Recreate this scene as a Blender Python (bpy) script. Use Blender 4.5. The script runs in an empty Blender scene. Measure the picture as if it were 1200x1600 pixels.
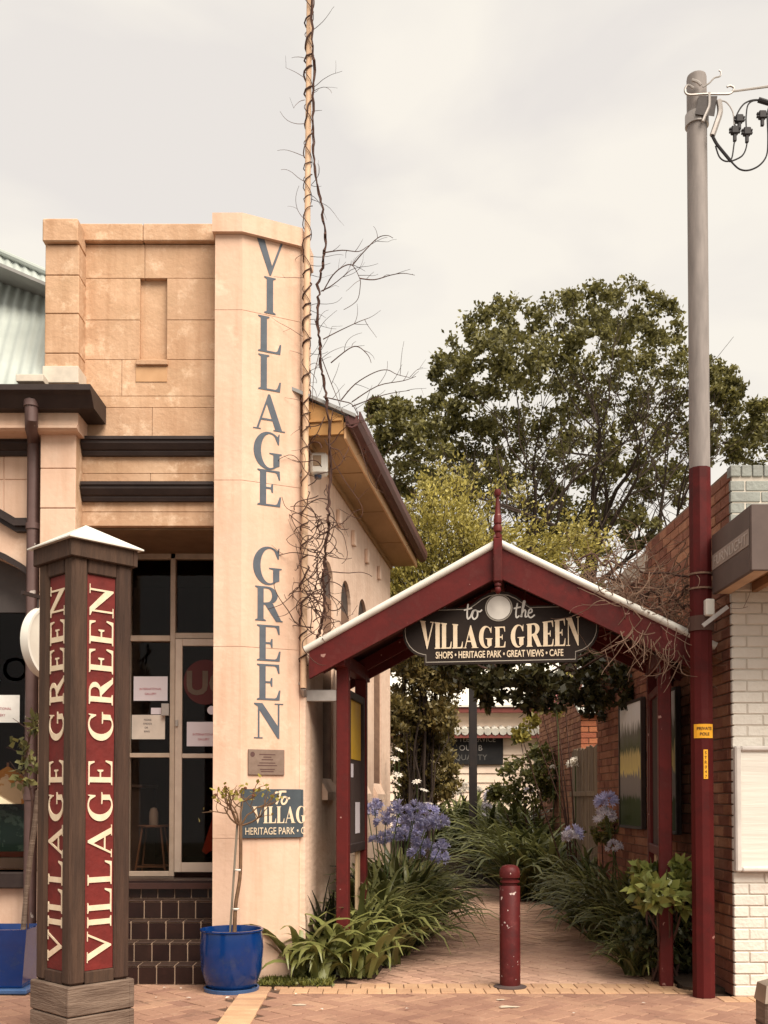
import bpy, math, random
import numpy as np
from mathutils import Vector, Matrix
from mathutils.geometry import tessellate_polygon
random.seed(7)
rng = np.random.default_rng(11)
R = math.radians
scene = bpy.context.scene

# ------------------------------------------------------------------ camera
F = 1600.0; CX = 600.0; HOR = 1250.0; CAMZ = 1.5; PITCH = R(1.5)
CY = HOR - F * math.tan(PITCH)
cam = bpy.data.cameras.new('camera'); cam_o = bpy.data.objects.new('camera', cam)
scene.collection.objects.link(cam_o); scene.camera = cam_o
cam.sensor_fit = 'VERTICAL'; cam.sensor_height = 24.0; cam.lens = F / 1600 * 24.0
cam.shift_y = (CY - 800.0) / 1600.0; cam.clip_start = 0.05; cam.clip_end = 2000
cam_o.location = (0, 0, CAMZ); cam_o.rotation_euler = (math.pi / 2 + PITCH, 0, 0)

# ------------------------------------------------------------------ sky, sun, exposure
SUN = Vector((0.42, -0.62, 0.92)).normalized()
world = bpy.data.worlds.new('World'); scene.world = world; world.use_nodes = True
wn = world.node_tree; wn.nodes.clear()
def wnode(t, **k):
    n = wn.nodes.new(t)
    for a, b in k.items(): setattr(n, a, b)
    return n
out = wnode('ShaderNodeOutputWorld'); bgd = wnode('ShaderNodeBackground')
sky = wnode('ShaderNodeTexSky', sky_type='NISHITA'); sky.sun_disc = False
sky.sun_elevation = math.asin(SUN.z); sky.sun_rotation = math.atan2(SUN.x, SUN.y)
sky.dust_density = 4.0
tc = wnode('ShaderNodeTexCoord'); mp = wnode('ShaderNodeMapping'); mp.inputs['Scale'].default_value = (1.0, 1.0, 2.6)
n1 = wnode('ShaderNodeTexNoise'); n1.inputs['Scale'].default_value = 3.3; n1.inputs['Detail'].default_value = 5; n1.inputs['Roughness'].default_value = .45
n1.inputs['Distortion'].default_value = .35
ramp = wnode('ShaderNodeValToRGB')
ramp.color_ramp.elements[0].position = .36; ramp.color_ramp.elements[0].color = (.82, .775, .73, 1)
ramp.color_ramp.elements[1].position = .54; ramp.color_ramp.elements[1].color = (.945, .89, .80, 1)
skm = wnode('ShaderNodeMixRGB', blend_type='MULTIPLY'); skm.inputs[0].default_value = 1; skm.inputs[2].default_value = (.07, .07, .07, 1)
mx = wnode('ShaderNodeMixRGB'); mx.inputs[0].default_value = .95
wl = wn.links.new
wl(tc.outputs['Generated'], mp.inputs[0]); wl(mp.outputs[0], n1.inputs['Vector']); wl(n1.outputs['Fac'], ramp.inputs[0])
wl(sky.outputs[0], skm.inputs[1]); wl(skm.outputs[0], mx.inputs[1]); wl(ramp.outputs[0], mx.inputs[2])
wl(mx.outputs[0], bgd.inputs[0]); wl(bgd.outputs[0], out.inputs[0])
EXPO = 2.15
bgd.inputs[1].default_value = 1.06 / 2 ** EXPO
sl = bpy.data.lights.new('sun', 'SUN'); sl.energy = 1.5; sl.angle = R(45); sl.color = (1, .91, .78)
so = bpy.data.objects.new('sun', sl); scene.collection.objects.link(so)
so.rotation_euler = SUN.to_track_quat('Z', 'Y').to_euler(); so.location = (4, -6, 9)
vs = scene.view_settings
vs.view_transform = 'Standard'; vs.look = 'None'; vs.gamma = 1; vs.use_curve_mapping = False; vs.exposure = EXPO
scene.cycles.max_bounces = 8; scene.cycles.transparent_max_bounces = 12

# ------------------------------------------------------------------ pixel helpers
def ray(x, y):
    u = (x - CX) / F; v = (CY - y) / F
    return u, math.cos(PITCH) - v * math.sin(PITCH), v * math.cos(PITCH) + math.sin(PITCH)
def P(x, y, Y):
    a, b, c = ray(x, y); k = Y / b
    return Vector((a * k, Y, CAMZ + c * k))
def X(x, y, Y): return P(x, y, Y).x
def Z(y, Y): return P(600, y, Y).z
def G(x, y, z=0.0):
    a, b, c = ray(x, y); k = (z - CAMZ) / c
    return Vector((a * k, b * k, z))

# ------------------------------------------------------------------ objects
col = scene.collection
def link(o, parent=None):
    col.objects.link(o)
    if parent is not None: o.parent = parent
    return o
def tag(o, label=None, cat=None, group=None, kind=None):
    if label: o['label'] = label
    if cat: o['category'] = cat
    if group: o['group'] = group
    if kind: o['kind'] = kind
    return o
def thing(name, label, cat, loc=(0, 0, 0), rz=0.0, group=None):
    o = bpy.data.objects.new(name, None); o.empty_display_size = .1
    o.location = loc; o.rotation_euler = (0, 0, rz)
    link(o); return tag(o, label, cat, group)
def mesh_arrays(name, v, f):
    me = bpy.data.meshes.new(name)
    v = np.asarray(v, dtype=np.float32); f = np.asarray(f, dtype=np.int32)
    k = f.shape[1]
    me.vertices.add(len(v)); me.vertices.foreach_set('co', v.ravel())
    me.loops.add(f.size); me.loops.foreach_set('vertex_index', f.ravel())
    me.polygons.add(len(f)); me.polygons.foreach_set('loop_start', np.arange(0, f.size, k, dtype=np.int32))
    me.update(calc_edges=True); me.validate()
    return me
class Frame:
    def __init__(s, o, u, v=(0, 0, 1)):
        s.o = Vector(o); s.u = Vector(u).normalized(); s.v = Vector(v).normalized(); s.w = s.u.cross(s.v)
    def __call__(s, p): return s.o + s.u * p[0] + s.v * p[1] + s.w * p[2]
class MB:
    def __init__(s, f=None): s.v = []; s.f = []; s.T = f
    def add(s, pts, faces):
        b = len(s.v)
        for p in pts:
            q = Vector(p) if s.T is None else s.T(p)
            s.v.append((q[0], q[1], q[2]))
        for f in faces: s.f.append(tuple(b + i for i in f))
        return s
    def box(s, lo, hi):
        x0, y0, z0 = lo; x1, y1, z1 = hi
        return s.hexa([(x0, y0, z0), (x1, y0, z0), (x1, y1, z0), (x0, y1, z0), (x0, y0, z1), (x1, y0, z1), (x1, y1, z1), (x0, y1, z1)])
    def hexa(s, p):
        return s.add(p, [(0, 3, 2, 1), (4, 5, 6, 7), (0, 1, 5, 4), (1, 2, 6, 5), (2, 3, 7, 6), (3, 0, 4, 7)])
    def cbox(s, lo, hi, b=.006):
        lo = list(lo); hi = list(hi)
        V = []; idx = {}
        for sx in (0, 1):
            for sy in (0, 1):
                for sz in (0, 1):
                    c = [hi[0] if sx else lo[0], hi[1] if sy else lo[1], hi[2] if sz else lo[2]]
                    d = [-b if sx else b, -b if sy else b, -b if sz else b]
                    for a in range(3):
                        q = [c[i] + (d[i] if i != a else 0) for i in range(3)]
                        idx[(sx, sy, sz, a)] = len(V); V.append(q)
        Fs = []
        for a in range(3):
            o1, o2 = [i for i in range(3) if i != a]
            for sd in (0, 1):
                def k(i, j):
                    t = [0, 0, 0]; t[a] = sd; t[o1] = i; t[o2] = j; return idx[(*t, a)]
                Fs.append((k(0, 0), k(1, 0), k(1, 1), k(0, 1)))
        for a in range(3):                       # edges along axis a
            o1, o2 = [i for i in range(3) if i != a]
            for i in (0, 1):
                for j in (0, 1):
                    def k(e, fa):
                        t = [0, 0, 0]; t[a] = e; t[o1] = i; t[o2] = j; return idx[(*t, fa)]
                    Fs.append((k(0, o1), k(1, o1), k(1, o2), k(0, o2)))
        for sx in (0, 1):
            for sy in (0, 1):
                for sz in (0, 1): Fs.append(tuple(idx[(sx, sy, sz, a)] for a in range(3)))
        return s.add(V, Fs)
    def bar(s, a, b, w, h=None, up=(0, 0, 1)):
        a = Vector(a); b = Vector(b); d = (b - a).normalized(); h = h or w
        u = d.cross(Vector(up))
        if u.length < 1e-4: u = d.cross(Vector((1, 0, 0)))
        u.normalize(); n = u.cross(d)
        q = []
        for c in (a, b):
            for i, j in ((-1, -1), (1, -1), (1, 1), (-1, 1)): q.append(c + u * (i * w / 2) + n * (j * h / 2))
        return s.add(q, [(0, 1, 2, 3), (7, 6, 5, 4), (0, 4, 5, 1), (1, 5, 6, 2), (2, 6, 7, 3), (3, 7, 4, 0)])
    def tube(s, pts, r, n=8, cap=True):
        pts = [Vector(p) for p in pts]; m = len(pts)
        if not hasattr(r, '__len__'): r = [r] * m
        V = []; Fs = []; u = None
        for i, p in enumerate(pts):
            d = (pts[min(i + 1, m - 1)] - pts[max(i - 1, 0)])
            if d.length < 1e-9: d = Vector((0, 0, 1))
            d.normalize()
            u = d.orthogonal() if u is None else u - d * u.dot(d)
            if u.length < 1e-5: u = d.orthogonal()
            u = u.normalized(); w = d.cross(u)
            for k in range(n):
                t = 2 * math.pi * k / n; V.append(p + (u * math.cos(t) + w * math.sin(t)) * r[i])
        for i in range(m - 1):
            for k in range(n):
                k2 = (k + 1) % n; Fs.append((i * n + k, i * n + k2, (i + 1) * n + k2, (i + 1) * n + k))
        if cap: Fs.append(tuple(range(n - 1, -1, -1))); Fs.append(tuple((m - 1) * n + k for k in range(n)))
        return s.add(V, Fs)
    def lathe(s, prof, n=24, c=(0, 0, 0), axis='z'):
        V = []; Fs = []; m = len(prof)
        for r, z in prof:
            for k in range(n):
                t = 2 * math.pi * k / n
                q = (r * math.cos(t), r * math.sin(t), z) if axis == 'z' else ((z, r * math.cos(t), r * math.sin(t)) if axis == 'x' else (r * math.cos(t), z, r * math.sin(t)))
                V.append((c[0] + q[0], c[1] + q[1], c[2] + q[2]))
        for i in range(m - 1):
            for k in range(n):
                k2 = (k + 1) % n; Fs.append((i * n + k, i * n + k2, (i + 1) * n + k2, (i + 1) * n + k))
        return s.add(V, Fs)
    def prism(s, outer, w0, w1, holes=(), fn=None, back=True):
        """2-D outline (u, v) between depths w0 (back) and w1 (front); fn maps (u, v, w) to a point"""
        loops = [list(outer)] + [list(h) for h in holes]
        fl = [q for l in loops for q in l]; n = len(fl)
        fn = fn or (lambda p: p)
        V = [fn((q[0], q[1], w1)) for q in fl] + [fn((q[0], q[1], w0)) for q in fl]
        tris = tessellate_polygon([[Vector((q[0], q[1], 0)) for q in l] for l in loops])
        Fs = []
        for t in tris:
            a, b, c = (Vector((fl[i][0], fl[i][1])) for i in t)
            cr = (b - a).cross(c - a)
            if abs(cr) < 1e-12: continue
            t = tuple(t) if cr > 0 else tuple(reversed(t))
            Fs.append(t)
            if back: Fs.append(tuple(n + i for i in reversed(t)))
        b = 0
        for l in loops:
            k = len(l)
            for i in range(k): Fs.append((b + i, b + (i + 1) % k, n + b + (i + 1) % k, n + b + i))
            b += k
        return s.add(V, Fs)
    def mesh(s, name, smooth=False):
        me = bpy.data.meshes.new(name); me.from_pydata(s.v, [], s.f); me.update()
        if smooth: me.shade_smooth()
        return me
    def build(s, name, m, parent=None, smooth=False, fix=True):
        me = s.mesh(name, False)
        if fix:
            import bmesh
            bm = bmesh.new(); bm.from_mesh(me); bmesh.ops.recalc_face_normals(bm, faces=bm.faces); bm.to_mesh(me); bm.free()
        if smooth:
            me.shade_smooth()
            try: me.set_sharp_from_angle(angle=R(40))
            except Exception: pass
        me.materials.append(m)
        return link(bpy.data.objects.new(name, me), parent)
def obj(name, me, parent=None, m=None, loc=None, rot=None):
    if m is not None and not me.materials: me.materials.append(m)
    o = bpy.data.objects.new(name, me)
    if loc is not None: o.location = loc
    if rot is not None: o.rotation_euler = rot
    return link(o, parent)
def box(name, m, parent, lo, hi, b=0.004, f=None):
    return MB(f).cbox(lo, hi, min(b, .3 * min(abs(hi[i] - lo[i]) for i in range(3)))).build(name, m, parent)

# ------------------------------------------------------------------ materials
MATS = {}
def M(name, c1, c2=None, scale=4.0, rough=.75, bump=.0, bscale=40.0, island=0.0, objr=0.0, metal=0.0, spec=.3,
      streak=0.0, chips=None, chipscale=14.0, chipthr=.70, coat=0.0, dirt=None, bloom=None, stretch=(1, 1, 1), detail=6, lo=.35, hi=.65, trans=0.0):
    if name in MATS: return MATS[name]
    m = bpy.data.materials.new(name); m.use_nodes = True; t = m.node_tree; N = t.nodes; L = t.links.new
    bs = N['Principled BSDF']; o = N['Material Output']
    bs.inputs['Roughness'].default_value = rough; bs.inputs['Metallic'].default_value = metal
    bs.inputs['Specular IOR Level'].default_value = spec; bs.inputs['Coat Weight'].default_value = coat
    geo = N.new('ShaderNodeNewGeometry'); mp = N.new('ShaderNodeMapping'); mp.inputs['Scale'].default_value = stretch
    L(geo.outputs['Position'], mp.inputs[0])
    c2 = c2 or tuple(x * .8 for x in c1)
    nz = N.new('ShaderNodeTexNoise'); nz.inputs['Scale'].default_value = scale; nz.inputs['Detail'].default_value = detail; nz.inputs['Roughness'].default_value = .6
    L(mp.outputs[0], nz.inputs['Vector'])
    mr = N.new('ShaderNodeMapRange'); mr.inputs[1].default_value = lo; mr.inputs[2].default_value = hi; L(nz.outputs['Fac'], mr.inputs[0])
    mix = N.new('ShaderNodeMixRGB'); mix.inputs[1].default_value = (*c1, 1); mix.inputs[2].default_value = (*c2, 1); L(mr.outputs[0], mix.inputs[0])
    c = mix.outputs[0]
    if streak:
        ms = N.new('ShaderNodeMapping'); ms.inputs['Scale'].default_value = (9, 9, .7); L(geo.outputs['Position'], ms.inputs[0])
        ns = N.new('ShaderNodeTexNoise'); ns.inputs['Scale'].default_value = 1.3; ns.inputs['Detail'].default_value = 5; L(ms.outputs[0], ns.inputs['Vector'])
        rs = N.new('ShaderNodeMapRange'); rs.inputs[1].default_value = .48; rs.inputs[2].default_value = .72; rs.inputs[4].default_value = streak; L(ns.outputs['Fac'], rs.inputs[0])
        mk = N.new('ShaderNodeMixRGB'); mk.blend_type = 'MULTIPLY'; mk.inputs[2].default_value = (.62, .50, .40, 1); L(rs.outputs[0], mk.inputs[0]); L(c, mk.inputs[1]); c = mk.outputs[0]
    for ov in (bloom, dirt):
        if not ov: continue
        cc_, sc_2, th_, am_ = ov
        nd = N.new('ShaderNodeTexNoise'); nd.inputs['Scale'].default_value = sc_2; nd.inputs['Detail'].default_value = 8; nd.inputs['Roughness'].default_value = .72; L(geo.outputs['Position'], nd.inputs['Vector'])
        rd = N.new('ShaderNodeMapRange'); rd.inputs[1].default_value = th_; rd.inputs[2].default_value = th_ + .14; rd.inputs[4].default_value = am_; L(nd.outputs['Fac'], rd.inputs[0])
        md = N.new('ShaderNodeMixRGB'); L(rd.outputs[0], md.inputs[0]); L(c, md.inputs[1]); md.inputs[2].default_value = (*cc_, 1); c = md.outputs[0]
    if island or objr:
        oi = N.new('ShaderNodeObjectInfo')
        ad = N.new('ShaderNodeMath'); ad.operation = 'ADD'
        m1 = N.new('ShaderNodeMath'); m1.operation = 'MULTIPLY_ADD'; L(geo.outputs['Random Per Island'], m1.inputs[0]); m1.inputs[1].default_value = island; m1.inputs[2].default_value = 1 - island * .5
        m2 = N.new('ShaderNodeMath'); m2.operation = 'MULTIPLY_ADD'; L(oi.outputs['Random'], m2.inputs[0]); m2.inputs[1].default_value = objr; m2.inputs[2].default_value = -objr * .5
        L(m1.outputs[0], ad.inputs[0]); L(m2.outputs[0], ad.inputs[1])
        hv = N.new('ShaderNodeHueSaturation'); L(ad.outputs[0], hv.inputs['Value']); L(c, hv.inputs['Color'])
        hm = N.new('ShaderNodeMath'); hm.operation = 'MULTIPLY_ADD'; L(ad.outputs[0], hm.inputs[0]); hm.inputs[1].default_value = .035; hm.inputs[2].default_value = .465; L(hm.outputs[0], hv.inputs['Hue'])
        c = hv.outputs[0]
    if chips:
        nc = N.new('ShaderNodeTexNoise'); nc.inputs['Scale'].default_value = chipscale; nc.inputs['Detail'].default_value = 3; L(geo.outputs['Position'], nc.inputs['Vector'])
        gt = N.new('ShaderNodeMapRange'); gt.inputs[1].default_value = chipthr; gt.inputs[2].default_value = chipthr + .02; L(nc.outputs['Fac'], gt.inputs[0])
        mc = N.new('ShaderNodeMixRGB'); L(gt.outputs[0], mc.inputs[0]); L(c, mc.inputs[1]); mc.inputs[2].default_value = (*chips, 1); c = mc.outputs[0]
    L(c, bs.inputs['Base Color'])
    if bump:
        nb = N.new('ShaderNodeTexNoise'); nb.inputs['Scale'].default_value = bscale; nb.inputs['Detail'].default_value = 4; L(mp.outputs[0], nb.inputs['Vector'])
        bp = N.new('ShaderNodeBump'); bp.inputs['Strength'].default_value = bump; bp.inputs['Distance'].default_value = .02; L(nb.outputs['Fac'], bp.inputs['Height']); L(bp.outputs[0], bs.inputs['Normal'])
    if trans:
        tr = N.new('ShaderNodeBsdfTranslucent'); L(c, tr.inputs[0]); ms2 = N.new('ShaderNodeMixShader'); ms2.inputs[0].default_value = trans
        L(bs.outputs[0], ms2.inputs[1]); L(tr.outputs[0], ms2.inputs[2]); L(ms2.outputs[0], o.inputs[0])
    MATS[name] = m; return m
def LEAF(name, dark, light, trans=.3, rough=.5):
    if name in MATS: return MATS[name]
    m = bpy.data.materials.new(name); m.use_nodes = True; t = m.node_tree; N = t.nodes; L = t.links.new
    bs = N['Principled BSDF']; o = N['Material Output']; bs.inputs['Roughness'].default_value = rough; bs.inputs['Specular IOR Level'].default_value = .45
    geo = N.new('ShaderNodeNewGeometry'); rp = N.new('ShaderNodeValToRGB'); L(geo.outputs['Random Per Island'], rp.inputs[0])
    nz = N.new('ShaderNodeTexNoise'); nz.inputs['Scale'].default_value = 1.1; L(geo.outputs['Position'], nz.inputs['Vector'])
    rp.color_ramp.elements[0].color = (*dark, 1); rp.color_ramp.elements[1].color = (*light, 1)
    hv = N.new('ShaderNodeHueSaturation'); mr = N.new('ShaderNodeMapRange'); mr.inputs[1].default_value = .3; mr.inputs[2].default_value = .7; mr.inputs[3].default_value = .75; mr.inputs[4].default_value = 1.25
    L(nz.outputs['Fac'], mr.inputs[0]); L(mr.outputs[0], hv.inputs['Value']); L(rp.outputs[0], hv.inputs['Color']); L(hv.outputs[0], bs.inputs['Base Color'])
    tr = N.new('ShaderNodeBsdfTranslucent'); L(hv.outputs[0], tr.inputs[0]); ms = N.new('ShaderNodeMixShader'); ms.inputs[0].default_value = trans
    L(bs.outputs[0], ms.inputs[1]); L(tr.outputs[0], ms.inputs[2]); L(ms.outputs[0], o.inputs[0])
    MATS[name] = m; return m
def GLASS(name, tint=(.75, .72, .68)):
    if name in MATS: return MATS[name]
    m = bpy.data.materials.new(name); m.use_nodes = True; t = m.node_tree; N = t.nodes; L = t.links.new
    N.remove(N['Principled BSDF']); o = N['Material Output']
    tr = N.new('ShaderNodeBsdfTransparent'); tr.inputs[0].default_value = (*tint, 1)
    gl = N.new('ShaderNodeBsdfGlossy'); gl.inputs['Roughness'].default_value = .03
    fr = N.new('ShaderNodeFresnel'); fr.inputs['IOR'].default_value = 1.22
    ms = N.new('ShaderNodeMixShader'); L(fr.outputs[0], ms.inputs[0]); L(tr.outputs[0], ms.inputs[1]); L(gl.outputs[0], ms.inputs[2]); L(ms.outputs[0], o.inputs[0])
    MATS[name] = m; return m
CREAM = M('cream_render', (.655, .455, .345), (.61, .41, .30), scale=2.2, rough=.85, bump=.16, bscale=22, streak=.3, dirt=((.55, .42, .33), 1.3, .52, .5), bloom=((.80, .64, .50), 3.1, .55, .45), spec=.15)
SAND = M('sandstone_render', (.56, .37, .245), (.455, .275, .17), scale=3.4, rough=.9, bump=.25, bscale=30, streak=.4, objr=.08, spec=.1, lo=.36, hi=.64, dirt=((.50, .34, .22), 1.7, .50, .55), bloom=((.78, .58, .42), 4.2, .53, .7))
JOINT = M('joint_mortar', (.42, .25, .15), rough=.95)  # plain even brown mortar tone for joints between render blocks
DARKTRIM = M('dark_brown_paint', (.024, .015, .014), (.036, .023, .020), scale=8, rough=.55, bump=.05)
PIPE = M('brown_pipe_paint', (.13, .078, .072), (.10, .06, .055), scale=7, rough=.5, chips=(.42, .36, .33), chipscale=9, chipthr=.70)
REDPAINT = M('maroon_paint', (.105, .0135, .0122), (.08, .010, .0095), scale=6, rough=.55, spec=.18, bump=.06, bscale=25, chips=(.34, .19, .16), chipscale=13, chipthr=.695, dirt=((.05, .012, .011), 3.0, .50, .6), bloom=((.17, .035, .03), 6.0, .54, .6))
REDPAINT2 = M('maroon_paint_chipped', (.085, .011, .011), (.066, .008, .0085), scale=6, rough=.5, spec=.2, bump=.06, bscale=25, chips=(.45, .36, .33), chipscale=19, chipthr=.665, dirt=((.035, .010, .010), 5.0, .50, .6), bloom=((.14, .03, .028), 8.0, .54, .6))
REDPOLE = M('maroon_pole_paint', (.080, .0085, .008), (.062, .0065, .0062), dirt=((.035, .007, .0065), 2.5, .5, .6), bloom=((.12, .02, .018), 5.0, .54, .5), chips=(.25, .12, .10), chipscale=9, chipthr=.72, scale=5, rough=.6, spec=.15, bump=.04)
WHITEMETAL = M('white_metal', (.66, .63, .575), (.59, .555, .50), scale=5, rough=.45)
TIMBER = M('weathered_timber', (.078, .042, .027), (.036, .020, .014), scale=3.0, rough=.85, bump=.5, bscale=14, stretch=(8, 8, .7), objr=.25, lo=.3, hi=.7)
TIMBERG = M('grey_timber', (.185, .132, .10), (.105, .07, .052), scale=3.0, rough=.9, bump=.5, bscale=14, stretch=(.9, .9, 8), objr=.2)
FENCE = M('fence_timber', (.23, .165, .115), (.145, .10, .07), scale=3.0, rough=.9, bump=.4, bscale=14, stretch=(8, 8, .8), objr=.35)
PANELRED = M('carved_red_panel', (.155, .017, .014), (.105, .012, .010), scale=7, rough=.7, bump=.2, bscale=30)
LETTERCREAM = M('letter_cream', (.70, .58, .43), (.64, .50, .35), scale=20, rough=.7)
LETTERGREY = M('letter_slate', (.098, .112, .135), (.078, .09, .11), scale=12, rough=.75)
BLUEPOT = M('blue_glaze', (.001, .030, .15), (.001, .020, .105), dirt=((.03, .05, .09), 6, .56, .5), scale=3, rough=.2, spec=.45, coat=.15)
SOIL = M('soil', (.05, .03, .018), (.03, .018, .012), scale=14, rough=1, bump=.8, bscale=30)
PAVER = M('red_paver', (.36, .21, .145), (.27, .15, .105), dirt=((.13, .08, .058), 2.3, .55, .7), bloom=((.50, .34, .25), 5.0, .58, .5), scale=1.1, rough=.85, bump=.35, bscale=60, island=.30, objr=.30, spec=.2)
PAVERPATH = M('path_paver', (.54, .345, .255), (.45, .27, .195), dirt=((.20, .125, .09), 1.9, .56, .6), bloom=((.62, .45, .34), 4.0, .58, .5), scale=.9, rough=.85, bump=.3, bscale=50, island=.22, objr=.2, spec=.2)
PAVERCREAM = M('cream_paver', (.50, .315, .19), (.43, .255, .15), scale=4, rough=.85, bump=.3, bscale=60, objr=.25, island=.2)
GROUT = M('grout', (.10, .06, .042), rough=1)
REDBRICK = M('red_brick', (.36, .175, .112), (.26, .115, .072), scale=5, rough=.9, bump=.5, bscale=70, island=.45, objr=.45, spec=.1)
ORBRICK = M('orange_brick', (.42, .155, .07), (.32, .11, .055), scale=4, rough=.9, bump=.4, bscale=60, island=.35, objr=.35)
MORTAR = M('mortar', (.20, .125, .09), rough=1)
WBRICK = M('white_painted_brick', (.69, .645, .58), (.64, .59, .525), scale=6, rough=.6, bump=.35, bscale=35, objr=.06, streak=.12)
GBRICK = M('grey_painted_brick', (.235, .245, .225), (.20, .205, .19), scale=6, rough=.65, bump=.35, bscale=35, objr=.08, streak=.2)
WMORT = M('painted_joint', (.58, .52, .45), rough=.9)
STEPTILE = M('brown_glazed_tile', (.024, .010, .008), (.015, .0065, .0055), scale=9, rough=.35, spec=.3, objr=.5)
STEPGROUT = M('tile_grout', (.36, .25, .18), rough=1)
ALU = M('aluminium_frame', (.43, .34, .27), (.36, .28, .22), scale=9, rough=.45, metal=.15)
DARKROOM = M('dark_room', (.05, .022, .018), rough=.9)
CEIL = M('entry_ceiling', (.17, .105, .06), (.13, .08, .045), scale=5, rough=.9)
PAPER = M('paper', (.60, .55, .60), (.55, .50, .54), scale=3, rough=.9)
INKRED = M('ink_red', (.42, .10, .12), rough=.9)
INKDARK = M('ink_dark', (.09, .07, .08), rough=.9)
IRON = M('galvanised', (.42, .38, .36), (.33, .30, .28), scale=9, rough=.5, metal=.5)
CABLE = M('cable', (.022, .018, .020), rough=.6)
ROOFGREEN = M('pale_roof', (.40, .43, .40), (.345, .375, .35), scale=2.5, rough=.5, metal=.1)
ROOFGREY = M('grey_roof', (.34, .33, .32), (.27, .26, .25), scale=3, rough=.5, metal=.2)
SOFFIT = M('soffit_ply', (.42, .255, .125), (.30, .175, .08), scale=2.4, rough=.75, stretch=(1, .35, 3))
SOFFITO = M('end_panel_ply', (.50, .27, .10), (.38, .19, .065), scale=3, rough=.7, stretch=(1, 1, 3))
GUTTER = M('gutter_brown', (.10, .037, .032), (.075, .028, .025), scale=6, rough=.5)
VINE = M('vine_bark', (.085, .042, .030), (.05, .025, .02), scale=20, rough=.9)
VINEL = M('vine_twig', (.20, .125, .085), (.12, .07, .05), scale=20, rough=.9)
SIGNDARK = M('sign_board', (.016, .011, .0095), (.026, .018, .015), scale=4, rough=.7, spec=.15, bump=.05)
SIGNWHITE = M('sign_white', (.66, .62, .57), rough=.6)
SIGNLINE = M('sign_line', (.36, .32, .27), rough=.6)
YELLOW = M('yellow_label', (.85, .42, .03), (.76, .36, .02), scale=12, rough=.5)
FASCIA = M('awning_brown', (.105, .072, .062), (.088, .06, .052), scale=6, rough=.6)
BOARDCREAM = M('weatherboard_cream', (.80, .64, .51), (.74, .57, .45), scale=3, rough=.8, objr=.1)
GLS = GLASS('window_glass', (.80, .74, .70))

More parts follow.
